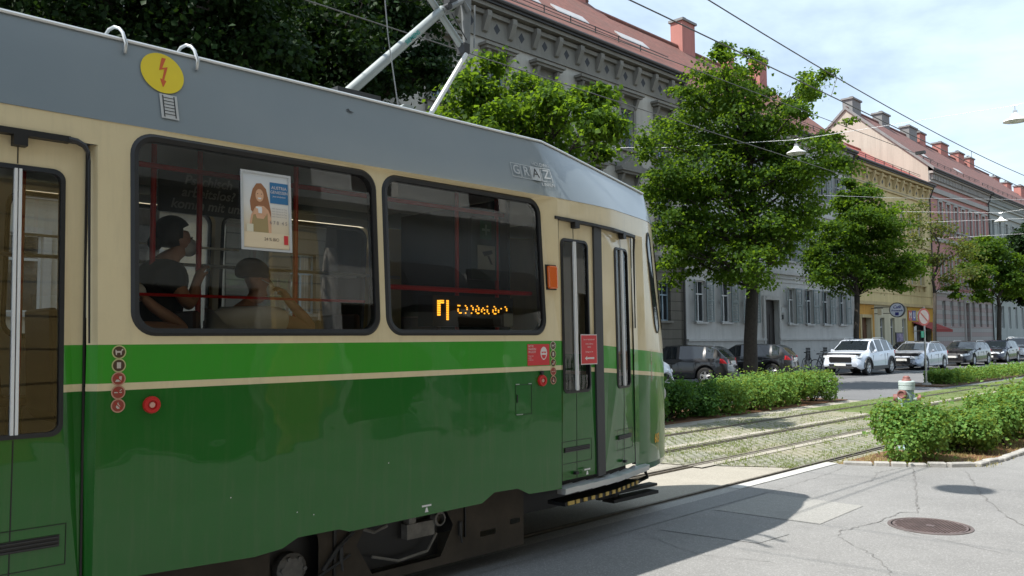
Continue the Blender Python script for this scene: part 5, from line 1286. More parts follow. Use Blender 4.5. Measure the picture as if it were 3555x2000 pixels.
# sills and steps
mb = MB()
for k in range(8):
    a = 4.935+1.46*k/8; b_ = 4.935+1.46*(k+1)/8
    mb.hexa([T(a, .505, -.05), T(b_, .51, -.05), T(b_, .51, .03), T(a, .505, .03), T(a, .56, -.05), T(b_, .57, -.05), T(b_, .555, .035), T(a, .55, .035)])
mb.build('door_sill', M['alu'], tram)
mb = patchbox(.28, 1.5, .44, .50, -.08, .0); mb.build('door_sill', M['darkgrey'], tram)
mb = MB(); patchbox(5.0, 6.3, .40, .43, -.20, -.02, 6, mb); mb.mi = 1
for k in range(12): patchbox(5.03+k*.105, 5.03+k*.105+(.045 if k else .08), .405, .435, -.02, -.012, 1, mb)
mb.build('step_edge', [M['black'], simple('worn_yellow_stripe', (.62, .44, .12), .6)], tram)
mb = MB(); mb.box(-6.3, -4.72, -6.5, 6.3, .30, .9); mb.build('underframe', M['black'], tram)
mb = MB(); mb.box(-5.0, -4.9, 6.2, 7.06, .235, .26); mb.box(-5.0, -4.86, 6.3, 7.02, .17, .20); mb.box(-5.0, -4.95, 6.2, 6.5, .2, .5); mb.tube([(-4.9, 6.3, .25), (-4.62, 6.5, .42), (-4.6, 6.42, .5)], .02, 6); mb.build('life_guard_tray', M['black'], tram)
# bogie skirt: dull brown plates with openings
M['bog'] = simple('dusty_brown_underbody', (.058, .047, .036), .85, 0, .3, 4)
def hexhole(y0, y1, z0, z1): zm = (z0+z1)/2; return [(y0, zm), (y0+.12, z0), (y1-.12, z0), (y1, zm), (y1-.12, z1), (y0+.12, z1)]
mb = MB(); mb.tess([[(1.0, .14), (4.70, .14), (4.70, .66), (1.0, .66)], rrect(2.55, 2.88, .16, .60, .14), hexhole(3.16, 3.98, .2, .60), rrect(4.24, 4.40, .27, .31, .01), rrect(4.55, 4.66, .31, .35, .01)][:], lambda u, v: (-4.50, u, v))
mb.build('bogie_skirt', M['bog'], tram)
MB().box(-4.51, -4.485, 2.98, 3.0, .2, .6).build('skirt_joint', M['black'], tram); MB().box(-4.51, -4.485, 4.08, 4.09, .3, .62).build('skirt_joint', M['black'], tram); MB().tube([(-4.48, 2.9, .3), (-4.47, 3.0, .42), (-4.48, 3.12, .50)], .014, 6).build('brake_rod', M['darkgrey'], tram); MB().tube([(-4.48, 2.6, .16), (-4.48, 3.1, .36)], .009, 5).build('brake_rod', M['darkgrey'], tram)
for yy in (1.1, 2.72):
    mb = MB(); mb.lathe([(0, -4.78), (.30, -4.78), (.33, -4.70), (.33, -4.62), (.28, -4.60), (0, -4.60)], 'x', 28, (0, yy, .33)); w = mb.build('wheel', M['black'], tram)
    mb = MB(); mb.lathe([(0, -4.6), (.10, -4.6), (.10, -4.54), (.07, -4.52), (0, -4.52)], 'x', 18, (0, yy, .33))
    for k in range(6): mb.lathe([(0, -4.53), (.014, -4.53), (.014, -4.51), (0, -4.51)], 'x', 6, (0, yy+.075*math.cos(k), .33+.075*math.sin(k)))
    mb.build('hub', simple('axle_hub_steel', (.16, .155, .15), .6, .2, .3, 20), w)
mb = MB(); mb.box(-4.70, -4.58, 3.2, 3.9, .2, .62); mb.build('traction_box', M['black'], tram)
mb = MB(); mb.box(-4.58, -4.515, 3.58, 3.82, .36, .46); mb.box(-4.58, -4.52, 3.60, 3.66, .46, .54); mb.lathe([(.02, -4.55), (.05, -4.55), (.05, -4.50), (.035, -4.495)], 'x', 16, (0, 3.86, .46)); mb.tube([(-4.53, 3.3, .3), (-4.51, 3.5, .24), (-4.51, 3.75, .26), (-4.53, 3.85, .36)], .010, 6); mb.tube([(-4.53, 3.2, .5), (-4.51, 3.3, .46), (-4.53, 3.42, .48)], .012, 6); mb.build('motor_fittings', simple('grey_fittings', (.20, .19, .175), .6, .1, .3, 12), tram)
for yy in (3.03, 4.03): mb = MB(); mb.tube([(-4.48, yy, .42), (-4.48, yy, .32)], .014, 6); mb.tube([(-4.475, yy, .34), (-4.475, yy+.01, .27)], .008, 5); mb.build('latch', M['darkgrey'], tram)
# far bogie skirt and rear end
MB().box(-6.52, -6.5, 1, 4.7, .14, .66).build('far_bogie_skirt', M['bog'], tram)
MB().box(-6.55, -4.45, -6.64, -6.56, .4, 3.3).build('end_bulkhead', M['black'], tram)
# nose window, windscreen, lights
wn = [(6.555, 2.60), (6.60, 2.70), (6.66, 2.72), (6.72, 2.66), (6.80, 2.2), (6.87, 1.9), (6.87, 1.80), (6.82, 1.755), (6.74, 1.755), (6.69, 1.83)]
cen = (6.70, 2.2)
inn = [(cen[0]+(a-cen[0])*.84, cen[1]+(b_-cen[1])*.965) for a, b_ in wn]
for fn in (T, mir(T)):
    mb = MB(); mb.ring(wn, inn, lambda u, v: fn(u, v, .004), lambda u, v: fn(u, v, .012)); mb.ring(inn, inn, lambda u, v: fn(u, v, .012), lambda u, v: fn(u, v, -.0)); f_ = mb.build('nose_side_window', M['black'], tram)
    MB().tess([inn], lambda u, v: fn(u, v, .006)).build('window_glass', simple('dark_cab_glass', (.03, .035, .04), .03, 0, 0, spec=1.0), f_)
mb = MB()
for fn in (T, mir(T)):
    ss2 = [7.0+(SS[-1]-7.0)*k/8 for k in range(9)]
    for a, b_ in zip(ss2, ss2[1:]):
        for c, d in ((1.8, 2.2), (2.2, 2.65)): mb.poly([fn(a, c, .008), fn(b_, c, .008), fn(b_, d, .008), fn(a, d, .008)])
mb.build('windscreen', M['cglass'], tram)
for fn in (T, mir(T)):
    p, n = plan(7.3); mb = MB(); c = fn(7.3, 1.15, .0); mb.lathe([(.0, -.02), (.09, -.02), (.10, .03), (.085, .04), (0, .02)], 'y', 20, c); mb.build('headlight', simple('tram_headlight_glass', (.6, .62, .62), .15, 0, .05), tram)
# marker lamp
patchbox(4.80, 4.885, 2.095, 2.275, 0, .035).build('marker_lamp', M['orange'], tram, bevel=.012, seg=2)
patchbox(4.792, 4.893, 2.087, 2.283, -.002, .006).build('marker_lamp_base', M['black'], tram)
# door buttons
for (s_, z) in ((1.762, 1.386), (4.70, 1.392)):
    c = T(s_, z); mb = MB(); mb.lathe([(.0, 0), (.043, 0), (.044, .012), (.040, .022), (.024, .022), (.022, .012), (0, .012)], 'x', 28, c); bt = mb.build('door_button', M['red'], tram, 'auto')
    mb = MB(); mb.lathe([(0, .012), (.015, .012), (.014, .018), (0, .019)], 'x', 16, c); mb.build('push_cap', simple('pale_button_cap', (.62, .35, .28), .4), bt)
MB().lathe([(0, 0), (.015, 0), (.015, .02), (0, .02)], 'x', 10, T(4.695, 1.452)).build('bell_knob', M['black'], tram)
# pictogram stickers
glyphs = {
 'dog': [[(-.55, -.5), (-.4, -.5), (-.35, -.1), (.2, -.1), (.25, -.5), (.4, -.5), (.45, .1), (.6, .35), (.75, .3), (.7, .45), (.5, .6), (.3, .2), (-.4, .2), (-.6, .5), (-.65, .2)]],
 'ticket': [[(-.35, -.5), (.35, -.5), (.35, .55), (-.35, .55)]],
 'ice': [[(-.6, -.5), (.1, -.5), (.15, -.25), (-.1, -.1), (-.4, -.15)], [(.2, -.5), (.45, -.5), (.55, .45), (.1, .45), (.05, 0)]],
 'smoke': [[(-.7, -.12), (.6, -.12), (.6, .06), (-.7, .06)], [(.3, .2), (.6, .45), (.55, .55), (.2, .3)]],
 'flame': [[(-.1, -.55), (.25, -.5), (.38, -.1), (.1, .25), (0, .65), (-.2, .2), (-.38, -.2)]]}
brown = simple('sticker_brown', (.07, .035, .015), .5); rbrown = simple('sticker_red_brown', (.30, .05, .03), .5); ringc = [simple('sticker_rim_yellow', (.50, .50, .22), .5), simple('sticker_rim_pink', (.55, .30, .20), .5)]
gl_ = simple('sticker_glyph', (.55, .48, .42), .5, 0, .03)
def sticker(s_, z, kind, dark, rimm, r=.0335):
    mb = MB(); mb.tess([circ(0, 0, r)], lambda u, v: T(s_+u, z+v, .0022)); o = mb.build('pictogram', rimm, tram)
    mb = MB(); mb.tess([circ(0, 0, r*.82)], lambda u, v: T(s_+u, z+v, .0030)); mb.build('disc', dark, o)
    mb = MB()
    for g in glyphs[kind]: mb.tess([[(a*r*.82, b_*r*.82) for a, b_ in g]], lambda u, v: T(s_+u, z+v, .0038))
    mb.build('glyph', gl_, o)
    if kind != 'ticket' and kind != 'dog':
        mb = MB(); mb.tess([[(-.55*r, .45*r), (-.45*r, .55*r), (.55*r, -.45*r), (.45*r, -.55*r)]], lambda u, v: T(s_+u, z+v, .0044)); mb.build('bar', simple('sticker_bar_red', (.45, .03, .02), .5), o)
K5 = ['dog', 'ticket', 'ice', 'smoke', 'flame']
for (s_, rr) in ((1.599, .0345), (4.834, .0335)):
    for i, k in enumerate(K5):
        if s_ < 3: dk, rm = (brown, ringc[0]) if i < 2 else (rbrown, ringc[1])
        else: dk, rm = (brown if i != 3 else rbrown), ringc[0] if i < 3 else ringc[1]
        if s_ > 3: rm = simple('sticker_rim_pale', (.55, .50, .38), .5) if i == 0 else rm
        sticker(s_, 1.655-.066*i, k, dk, rm, rr)
# mask notice
def flat(name, s0, s1, z0, z1, d, mat, parent=tram):
    return MB().tess([[(s0, z0), (s1, z0), (s1, z1), (s0, z1)]], lambda u, v: T(u, v, d)).build(name, mat, parent)
wv = simple('notice_white', (.74, .66, .64), .5, 0, .02)
mn = flat('mask_notice', 4.545, 4.79, 1.508, 1.668, .0025, M['redsign'])
mb = MB(); c = (4.725, 1.598); mb.tess([[(c[0]+.038*math.cos(t)*(1-.15*max(0, -math.sin(t))), c[1]+.050*math.sin(t)) for t in [2*pi*k/20 for k in range(20)]]], lambda u, v: T(u, v, .0035)); fc = mb.build('face_symbol', wv, mn)
mb = MB(); mb.tess([[(c[0]-.028, c[1]+.012), (c[0]+.028, c[1]+.012), (c[0]+.02, c[1]+.0), (c[0], c[1]+.006), (c[0]-.02, c[1]+.0)]], lambda u, v: T(u, v, .0042)); mb.tess([[(c[0]-.026, c[1]-.012), (c[0]+.026, c[1]-.012), (c[0]+.014, c[1]-.04), (c[0]-.014, c[1]-.04)]], lambda u, v: T(u, v, .0042)); mb.build('eyes_and_mask', M['redsign'], fc)
for i, (t, sz) in enumerate((('BITTE', .022), ('MASKEN', .022), ('PFLICHT', .022), ('Please wear', .012), ('a mask', .012), ('in the tram', .012))):
    text_mesh(t, sz, wv, lambda u, v: T(4.555+u, 1.652-(.022*i if i < 3 else .066+.015*(i-3)+.006)+v, .0036), 'lettering', mn, 'LEFT')
dn = flat('door_notice', 5.205, 5.432, 1.497, 1.742, -.012, wv)
flat('notice_field', 5.212, 5.425, 1.505, 1.734, -.0105, M['redsign'], dn)
for i, (t, sz) in enumerate((('Bitte im Gelenkbereich', .0165), ('nicht anlehnen', .018), ('Danke', .018), ('Einstieg bei der', .017))):
    text_mesh(t, sz, wv, lambda u, v: T(5.318+u, (1.70, 1.665, 1.64, 1.60)[i]+v, -.0095), 'lettering', dn)
mb = MB(); mb.tess([[(5.255, 1.548), (5.288, 1.566), (5.284, 1.554), (5.385, 1.556), (5.385, 1.540), (5.284, 1.542), (5.288, 1.53)]], lambda u, v: T(u, v, -.0095)); mb.build('arrow', wv, dn)
# inspection flap with pale rivets
mb = MB()
for (a, b_, c, d) in ((4.418, 4.59, 1.368, 1.371), (4.418, 4.59, 1.149, 1.152), (4.418, 4.421, 1.152, 1.368), (4.587, 4.59, 1.152, 1.368)): patchbox(a, b_, c, d, 0, .0015, 1, mb)
fl = mb.build('inspection_flap', M['black'], tram)
mb = MB()
for (a, b_, c) in ((4.42, 4.455, 1.372), (4.555, 4.585, 1.372), (4.425, 4.49, 1.150)): patchbox(a, b_, c, c+.005, 0, .004, 1, mb)
mb.build('chipped_edge', simple('chipped_paint', (.42, .5, .42), .6), fl)
patchbox(4.43, 4.438, 1.24, 1.30, 0, .004).build('flap_lock', M['black'], fl)
# jacking marks and paint chips
def jack(s_, z):
    mb = MB(); mb.tess([[(s_-.04, z), (s_+.04, z), (s_+.04, z+.012), (s_-.04, z+.012)]], lambda u, v: T(u, v, .002)); mb.tess([[(s_-.015, z-.036), (s_+.015, z-.036), (s_+.006, z-.006), (s_-.006, z-.006)]], lambda u, v: T(u, v, .002)); mb.build('jacking_mark', M['white'], tram)
jack(3.575, .612); jack(5.26, .655)
mb = MB()
for (s_, z) in ((3.26, .93), (2.61, .72), (2.2, .86), (2.72, .69)): mb.tess([circ(s_, z, .004, 6)], lambda u, v: T(u, v, .0016))
mb.build('paint_chip', M['white'], tram)
# fleet number and vertical lettering
text_mesh('603', .115, simple('fleet_number_yellow', (.75, .40, .01), .5), lambda u, v: T(6.675+u*.8, .765+v, .003), 'fleet_number', tram, bold=.004)
for i, ch in enumerate('VORSICHT'): text_mesh(ch, .042, simple('pale_red_letter', (.50, .20, .15), .5) if i > 2 else simple('pale_letter', (.55, .5, .4), .5), lambda u, v: T(6.55+u, 1.585-.038*i+v, .003), 'lettering', tram, bold=.001)
# warning disc, ladder symbol, operator lettering on the fascia
yd = MB().tess([circ(1.852, 3.155, .117, 40)], lambda u, v: FT(u, v, .007)).build('high_voltage_sign', M['yellow'], tram)
bolt = [(.012, .09), (-.010, .012), (.020, .024), (.002, -.040), (-.010, -.036), (.002, -.088), (.024, -.046), (.012, -.043), (.040, .040), (.008, .028), (.035, .09)]
bolt = [(a*1.0-.008, b_) for a, b_ in bolt]
MB().tess([[(1.852+a, 3.157+b_) for a, b_ in bolt]], lambda u, v: FT(u, v, .0085)).build('bolt_symbol', M['boltred'], yd)
ld = MB().tess([[(1.822, 2.892), (1.917, 2.892), (1.917, 3.032), (1.822, 3.032)]], lambda u, v: FT(u, v, .007)).build('ladder_sign', simple('ladder_white', (.5, .5, .48), .5), tram)
mb = MB()
for a in (1.836, 1.897): mb.tess([[(a, 2.9), (a+.006, 2.9), (a+.006, 3.025), (a, 3.025)]], lambda u, v: FT(u, v, .0085))
for k in range(6): z = 2.915+k*.019; mb.tess([[(1.842, z), (1.897, z), (1.897, z+.004), (1.842, z+.004)]], lambda u, v: FT(u, v, .0088))
mb.build('ladder_symbol', M['black'], ld)
lw = simple('lettering_pale_grey', (.48, .50, .50), .5, 0, .02)
for i, ch in enumerate('GRAZ'):
    a = 4.50+i*.108; z0, z1 = 2.945, 3.058; z0 -= 0
    if ch == 'A': bx_ = MB().tess([[(a+.003, z0), (a+.105, z0), (a+.105, z1), (a+.003, z1)]], lambda u, v: FT(u, v, .0075)).build('logo_box', lw, tram)
    else:
        mb = MB()
        for q in ((a+.003, a+.105, z0, z0+.005), (a+.003, a+.105, z1-.005, z1), (a+.003, a+.008, z0+.005, z1-.005), (a+.100, a+.105, z0+.005, z1-.005)): mb.tess([[(q[0], q[2]), (q[1], q[2]), (q[1], q[3]), (q[0], q[3])]], lambda u, v: FT(u, v, .0075))
        bx_ = mb.build('logo_box', lw, tram)
    text_mesh(ch, .105, M['darkgrey'] if ch == 'A' else lw, lambda u, v: FT(a+.054+u, (z0+z1)/2+v, .0125), 'lettering', bx_, bold=.0005)
text_mesh('HOLDING', .040, lw, lambda u, v: FT(4.845+u, 3.083+v, .0075), 'lettering', tram)
text_mesh('LINIEN', .040, lw, lambda u, v: FT(4.875+u, 2.918+v, .0075), 'lettering', tram)
# roof hoops
for s_ in (1.66, 2.05):
    a = FT(s_, 3.222, .008); b_ = FT(s_, 3.30, .02); mb = MB()
    mb.tube([a, a+Vector((.012, 0, .05)), b_+Vector((0, -.01, .03)), b_+Vector((-.02, -.02, .055)), b_+Vector((-.05, -.035, .068)), b_+Vector((-.085, -.05, .058)), b_+Vector((-.11, -.06, .03)), b_+Vector((-.12, -.065, -.03))], .009, 8)
    mb.build('roof_hoop', M['alu'], tram, smooth=True)
MB().tess([[(3.04, 3.19), (3.06, 3.2), (3.07, 3.185), (3.10, 3.18), (3.065, 3.172)]], lambda u, v: FT(u, v, .006)).build('scratch', M['darkgrey'], tram)
# ---- pantograph (x about -5.5)
pg = MB(); X = -5.55
gp = simple('pantograph_grey', (.34, .37, .36), .4, .3, .08)
pg.tube([(X, 3.70, 3.60), (X, 4.80, 4.66)], [.046, .040], 14); pan = pg.build('pantograph', gp, tram, smooth='auto')
MB().box(X-.3, X+.3, 3.5, 3.9, 3.42, 3.62).build('base', M['darkgrey'], pan)
MB().tube([(X+.05, 4.52, 3.52), (X+.05, 5.04, 4.30)], [.022, .02], 10).build('control_rod', M['white'], pan, smooth='auto')
MB().tube([(X-.02, 5.06, 4.38), (X-.02, 4.62, 4.78), (X, 3.55, 5.36)], [.035, .03, .02], 10).build('upper_arm', gp, pan, smooth='auto')
mb = MB(); mb.tube([(X+.02, 4.78, 4.64), (X+.02, 5.02, 4.80), (X+.02, 5.10, 4.72)], .03, 8); mb.prism([(5.02, 4.86), (5.14, 4.86), (5.12, 4.40), (5.06, 4.36)], X-.01, X+.015, 'x'); mb.tube([(X+.06, 5.14, 4.78), (X+.06, 5.13, 4.38)], .008, 5); mb.build('knee_bracket', simple('knee_grey', (.22, .23, .23), .5, .3), pan)
mb = MB(); mb.cbox((X, 5.05, 4.36), (.10, .07, .09)); mb.lathe([(0, X-.08), (.03, X-.08), (.03, X+.08), (0, X+.08)], 'x', 10, (0, 4.82, 4.68)); mb.cbox((X, 4.9, 4.76), (.08, .10, .05)); mb.tube([(X+.07, 4.85, 4.62), (X+.07, 5.03, 4.42)], .006, 5); mb.build('joint', M['darkgrey'], pan)
mb = MB(); mb.tube([(X-.85, 3.42, 5.25), (X-.6, 3.42, 5.40), (X+.6, 3.42, 5.40), (X+.85, 3.42, 5.25)], .018, 8); mb.tube([(X-.85, 3.66, 5.25), (X-.6, 3.66, 5.40), (X+.6, 3.66, 5.40), (X+.85, 3.66, 5.25)], .018, 8); mb.tube([(X-.4, 3.42, 5.39), (X-.4, 3.66, 5.39)], .012, 6); mb.tube([(X+.4, 3.42, 5.39), (X+.4, 3.66, 5.39)], .012, 6); mb.build('collector_head', M['darkgrey'], pan)
MB().tube([(X+.15, 4.02, 4.75), (X+.15, 4.08, 4.2), (X+.15, 4.2, 3.55)], .005, 5).build('cable', M['steel'], pan)
MB().prism([(3.78, 3.40), (3.98, 3.44), (3.98, 3.50), (3.90, 3.50)], X+.3, X+.6, 'x').build('cover', gp, pan)
# green badge on the lower arm: small stand-in lettering as on the tube
d_ = (Vector((X, 4.80, 4.66))-Vector((X, 3.70, 3.60))); u_ = d_.normalized(); n_ = Vector((0, -u_.z, u_.y)); o_ = Vector((X, 3.70, 3.60))+d_*.66+Vector((.045, 0, 0))
text_mesh('SIEMENS', .055, simple('teal_lettering', (.02, .30, .27), .5), lambda u, v: o_+u_*u+n_*v, 'lettering', pan, bold=.001)
# ---- interior
MB().box(-6.6, -4.42, -6.5, 4.9, .84, .88).box(-6.35, -4.68, 4.9, 6.4, .84, .88).build('floor', simple('grey_floor', (.25, .25, .24), .6), tram)
MB().box(-6.5, -4.55, -6.5, 4.9, 2.92, 2.96).box(-6.3, -4.85, 4.9, 6.4, 2.92, 2.96).build('ceiling', M['interior'], tram)
def pole(x, y, z0=.88, z1=2.92, r=.017): MB().tube([(x, y, z0), (x, y, z1)], r, 10).build('grab_pole', M['red'], tram, smooth='auto')
pole(-5.0, 2.325); pole(-4.78, 2.87); pole(-5.1, 2.08); pole(-5.0, 4.47); pole(-5.0, 4.92); pole(-4.75, 1.27); pole(-5.2, 1.0)
MB().tube([(-4.9, 1.5, 2.74), (-4.9, 4.9, 2.74)], .017, 8).build('ceiling_rail', M['red'], tram)
MB().tube([(-4.45, 1.7, 1.955), (-4.45, 3.18, 1.955)], .009, 6).build('window_rail', M['red'], tram)
MB().tube([(-4.45, 3.3, 2.06), (-4.45, 4.75, 2.06)], .018, 8).build('window_rail', M['red'], tram)
mb = MB(); mb.tube([(-6.3, -6, 2.3), (-6.3, 4.9, 2.3)], .015, 6); mb.build('far_window_rail', M['alu'], tram)
def seat(x, y, w=.42):
    mb = MB(); mb.prism([(y-.06, 1.88), (y-.02, 1.88), (y+.04, 1.36), (y+.42, 1.34), (y+.44, 1.30), (y+.0, 1.30), (y-.04, 1.36)], x-w/2, x+w/2, 'x'); s_ = mb.build('seat', M['seatfab'], tram, bevel=.012)
    MB().box(x-.04, x+.04, y+.12, y+.2, .88, 1.30).build('seat_post', M['darkgrey'], s_)
for y in (1.42, 2.16, 3.25, 3.95): seat(-4.78, y)
for y in (-5, -4.2, -3.4, -2.6, -1.8, -1): seat(-4.75, y); seat(-6.25, y)
for y in (1.5, 2.3, 3.1, 3.9): seat(-6.25, y)
mb = MB(); mb.box(-6.4, -4.95, 5.0, 5.03, .9, 2.9); pt = mb.build('driver_partition', simple('dark_green_partition', (.015, .035, .028), .4), tram)
def wallsign(y0, y1, z0, z1, mat, name): return MB().poly([(-4.98, y0, z0), (-4.98, y1, z0), (-4.98, y1, z1), (-4.98, y0, z1)]).build(name, mat, pt)
MB().box(-5.03, -4.99, 4.62, 4.95, 2.2, 2.72).build('sign_panel', simple('dark_panel', (.03, .05, .045), .4), pt)
wallsign(4.68, 4.88, 2.285, 2.485, simple('camera_notice_pale', (.42, .42, .36), .5), 'camera_notice')
MB().prism([(4.73, 2.43), (4.84, 2.45), (4.85, 2.42), (4.76, 2.395)], -4.978, -4.975, 'x').prism([(4.79, 2.40), (4.81, 2.40), (4.85, 2.33), (4.83, 2.33)], -4.978, -4.975, 'x').build('camera_symbol', M['black'], pt)
wallsign(4.71, 4.84, 2.535, 2.69, simple('first_aid_green', (.01, .12, .07), .5), 'first_aid_notice')
MB().box(-4.978, -4.975, 4.765, 4.785, 2.57, 2.66).box(-4.978, -4.975, 4.73, 4.765, 2.605, 2.625).box(-4.978, -4.975, 4.785, 4.82, 2.605, 2.625).build('cross_symbol', simple('pale_green', (.25, .42, .36), .5), pt)
# advert board hung from the ceiling with italic lettering
ab = MB().box(-5.82, -5.80, 2.40, 3.20, 2.62, 2.91).build('advert_board', simple('advert_board_dark', (.03, .033, .035), .5), tram)
for i, t in enumerate(('Psychisch', 'arbeitslos?', 'komm mit uns')): text_mesh(t, .095, simple('advert_lettering', (.32, .32, .30), .5), lambda u, v: Vector((-5.795, 2.76+u, 2.86-.088*i+v)), 'lettering', ab, shear=.25, bold=.002)
# side destination display
dp = MB().box(-4.62, -4.46, 3.76, 4.56, 1.80, 2.02).build('destination_display', M['black'], tram)
def led(y0, y1, z0, z1, mb):
    k = z0
    while k < z1: mb.box(-4.458, -4.454, y0, y1, k, min(z1, k+.012)); k += .016
mb = MB(); led(3.80, 3.828, 1.875, 1.985, mb); led(3.828, 3.86, 1.962, 1.985, mb); led(3.885, 3.905, 1.845, 1.985, mb); mb.build('line_number', M['led'], dp)
tx = 'Eggenberg'
font = {'E': ['111', '1..', '11.', '1..', '111'], 'g': ['.11', '1.1', '.11', '..1', '11.'], 'e': ['.1.', '1.1', '111', '1..', '.11'], 'n': ['...', '11.', '1.1', '1.1', '1.1'], 'b': ['1..', '1..', '11.', '1.1', '11.'], 'r': ['...', '1.1', '11.', '1..', '1..']}
mb = MB(); y = 3.99
for ch in tx:
    for r_i, row in enumerate(font[ch]):
        for c_i, q in enumerate(row):
            if q == '1' and (r_i*2+c_i) % 3 != 2: mb.box(-4.458, -4.454, y+c_i*.014, y+c_i*.014+.010, 1.945-r_i*.013, 1.945-r_i*.013+.009)
    y += .058
mb.build('route_lettering', M['led'], dp)
MB().poly([(-4.40, 4.40, 1.80), (-4.40, 4.50, 1.80), (-4.40, 4.50, 1.90), (-4.40, 4.40, 1.90)]).build('window_sticker', simple('grey_sticker', (.25, .26, .24), .5), tram)
# white bar standing in for a strip of reflected light inside
MB().box(-6.2, -6.17, 1.6, 3.2, 2.42, 2.435).build('far_light_strip', M['white'], tram)

# ---------------------------------------------------------------- poster on the window
po = empty('advertising_poster', (-4.34, 2.46, 2.23), label='framed advertising poster of a smiling long haired woman fixed on the big tram window', cat='poster')
def TP(u, v, d=0):      # u,v in poster coords 0..1 ; slight forward lean of the picture
    y = 2.268+.300*u; z = 2.228+.44*v; return Vector((-4.30-.06*(z-1.66)+.001+d, y, z))
def pp(loop, d, mat, name, parent): return MB().tess([loop], lambda u, v: TP(u, v, d)).build(name, mat, parent)
def R2(a, b_, c, d_): return [(a, c), (b_, c), (b_, d_), (a, d_)]
fr = MB(); 
for q in (R2(-.03, 1.03, -.02, .01), R2(-.03, 1.03, .99, 1.02), R2(-.03, .02, .01, .99), R2(.98, 1.03, .01, .99)):
    P = [TP(a, b_, 0) for a, b_ in q]+[TP(a, b_, .008) for a, b_ in q]; fr.hexa(P)
fr.build('frame', simple('poster_frame', (.55, .56, .56), .4, .2), po)
def postbg():
    m, nt, b = newmat('poster_paper'); p = geo(nt); sx = N(nt, 'ShaderNodeSeparateXYZ'); L(nt, p, sx.inputs[0])
    f = mathn(nt, 'DIVIDE', mathn(nt, 'SUBTRACT', sx.outputs[2], 2.228), .44)
    L(nt, ramp(nt, f, [(0, (.70, .55, .36)), (.3, (.72, .60, .42)), (.6, (.74, .72, .68)), (1, (.62, .66, .70))]), b.inputs['Base Color']); b.inputs['Roughness'].default_value = .5; return m
sheet_ = pp(R2(0, 1, 0, 1), .001, postbg(), 'poster_sheet', po)
def col_(n, c): return simple(n, c, .6, 0, .05)
hc_ = col_('poster_hair', (.33, .14, .06)); sk = col_('poster_skin', (.70, .40, .24)); ap = col_('poster_apron', (.36, .27, .12))
pp([(.18, .50), (.16, .62), (.22, .78), (.30, .86), (.40, .87), (.50, .80), (.55, .66), (.60, .50), (.60, .36), (.50, .42), (.30, .42)], .0018, hc_, 'hair_picture', sheet_)
pp([(.18, .44), (.27, .55), (.34, .57), (.45, .57), (.54, .52), (.60, .42), (.60, .22), (.12, .22)], .0022, sk, 'body_picture', sheet_)
pp([(.24, .50), (.30, .40), (.44, .40), (.52, .48), (.54, .22), (.16, .22)], .0026, ap, 'apron_picture', sheet_)
pp([(.36+.085*math.cos(t), .705+.085*math.sin(t)) for t in [2*pi*k/20 for k in range(20)]], .003, sk, 'face_picture', sheet_)
mb = MB()
for l in ([(.32+.012*math.cos(t), .725+.006*math.sin(t)) for t in [2*pi*k/8 for k in range(8)]], [(.40+.012*math.cos(t), .725+.006*math.sin(t)) for t in [2*pi*k/8 for k in range(8)]]): mb.tess([l], lambda u, v: TP(u, v, .0034))
mb.build('eyes_picture', col_('poster_dark', (.08, .03, .02)), sheet_)
pp([(.32, .675), (.40, .675), (.385, .655), (.335, .655)], .0034, M['white'], 'smile_picture', sheet_)
pp([(.30, .47), (.42, .47), (.40, .555), (.28, .555)], .0036, M['white'], 'cup_picture', sheet_)
pp([(.22, .44), (.33, .47), (.32, .53), (.25, .53)], .004, sk, 'hand_picture', sheet_); pp([(.40, .46), (.50, .44), (.47, .53), (.41, .53)], .004, sk, 'hand_picture', sheet_)
pp(R2(.02, .98, .02, .22), .003, col_('poster_table', (.76, .62, .42)), 'table_picture', sheet_)
mb = MB(); mb.tess([R2(.08, .22, .22, .32)], lambda u, v: TP(u, v, .004)); mb.build('glass_picture', col_('poster_glass', (.72, .66, .5)), sheet_)
bb = pp(R2(.58, .97, .62, .90), .003, col_('poster_blue', (.03, .16, .34)), 'blue_box', sheet_)
for i, (t, sz, z) in enumerate((('AUSTRIA', .026, .83), ('GENIESSEN', .024, .77), ('jetzt entdecken', .014, .715))): text_mesh(t, sz, wv, lambda u, v: TP(.775+u/.315, z+v/.44, .0045), 'lettering', bb)
for i in range(4): text_mesh('mehr Genuss im Tag', .012, col_('poster_text', (.35, .3, .28)), lambda u, v: TP(.77+u/.315, .55-.035*i+v/.44, .0045), 'lettering', sheet_)
for i, (t, x_) in enumerate((('6 7 8', .66), ('4 5', .88))): text_mesh(t, .030, col_('poster_text2', (.25, .2, .18)), lambda u, v: TP(x_+u/.315, .36+v/.44, .0045), 'lettering', sheet_)
text_mesh('24 % BIO', .026, col_('poster_text3', (.15, .1, .08)), lambda u, v: TP(.60+u/.315, .135+v/.44, .0045), 'lettering', sheet_)
pp(R2(.86, .95, .08, .20), .005, M['redsign'], 'red_box', sheet_)

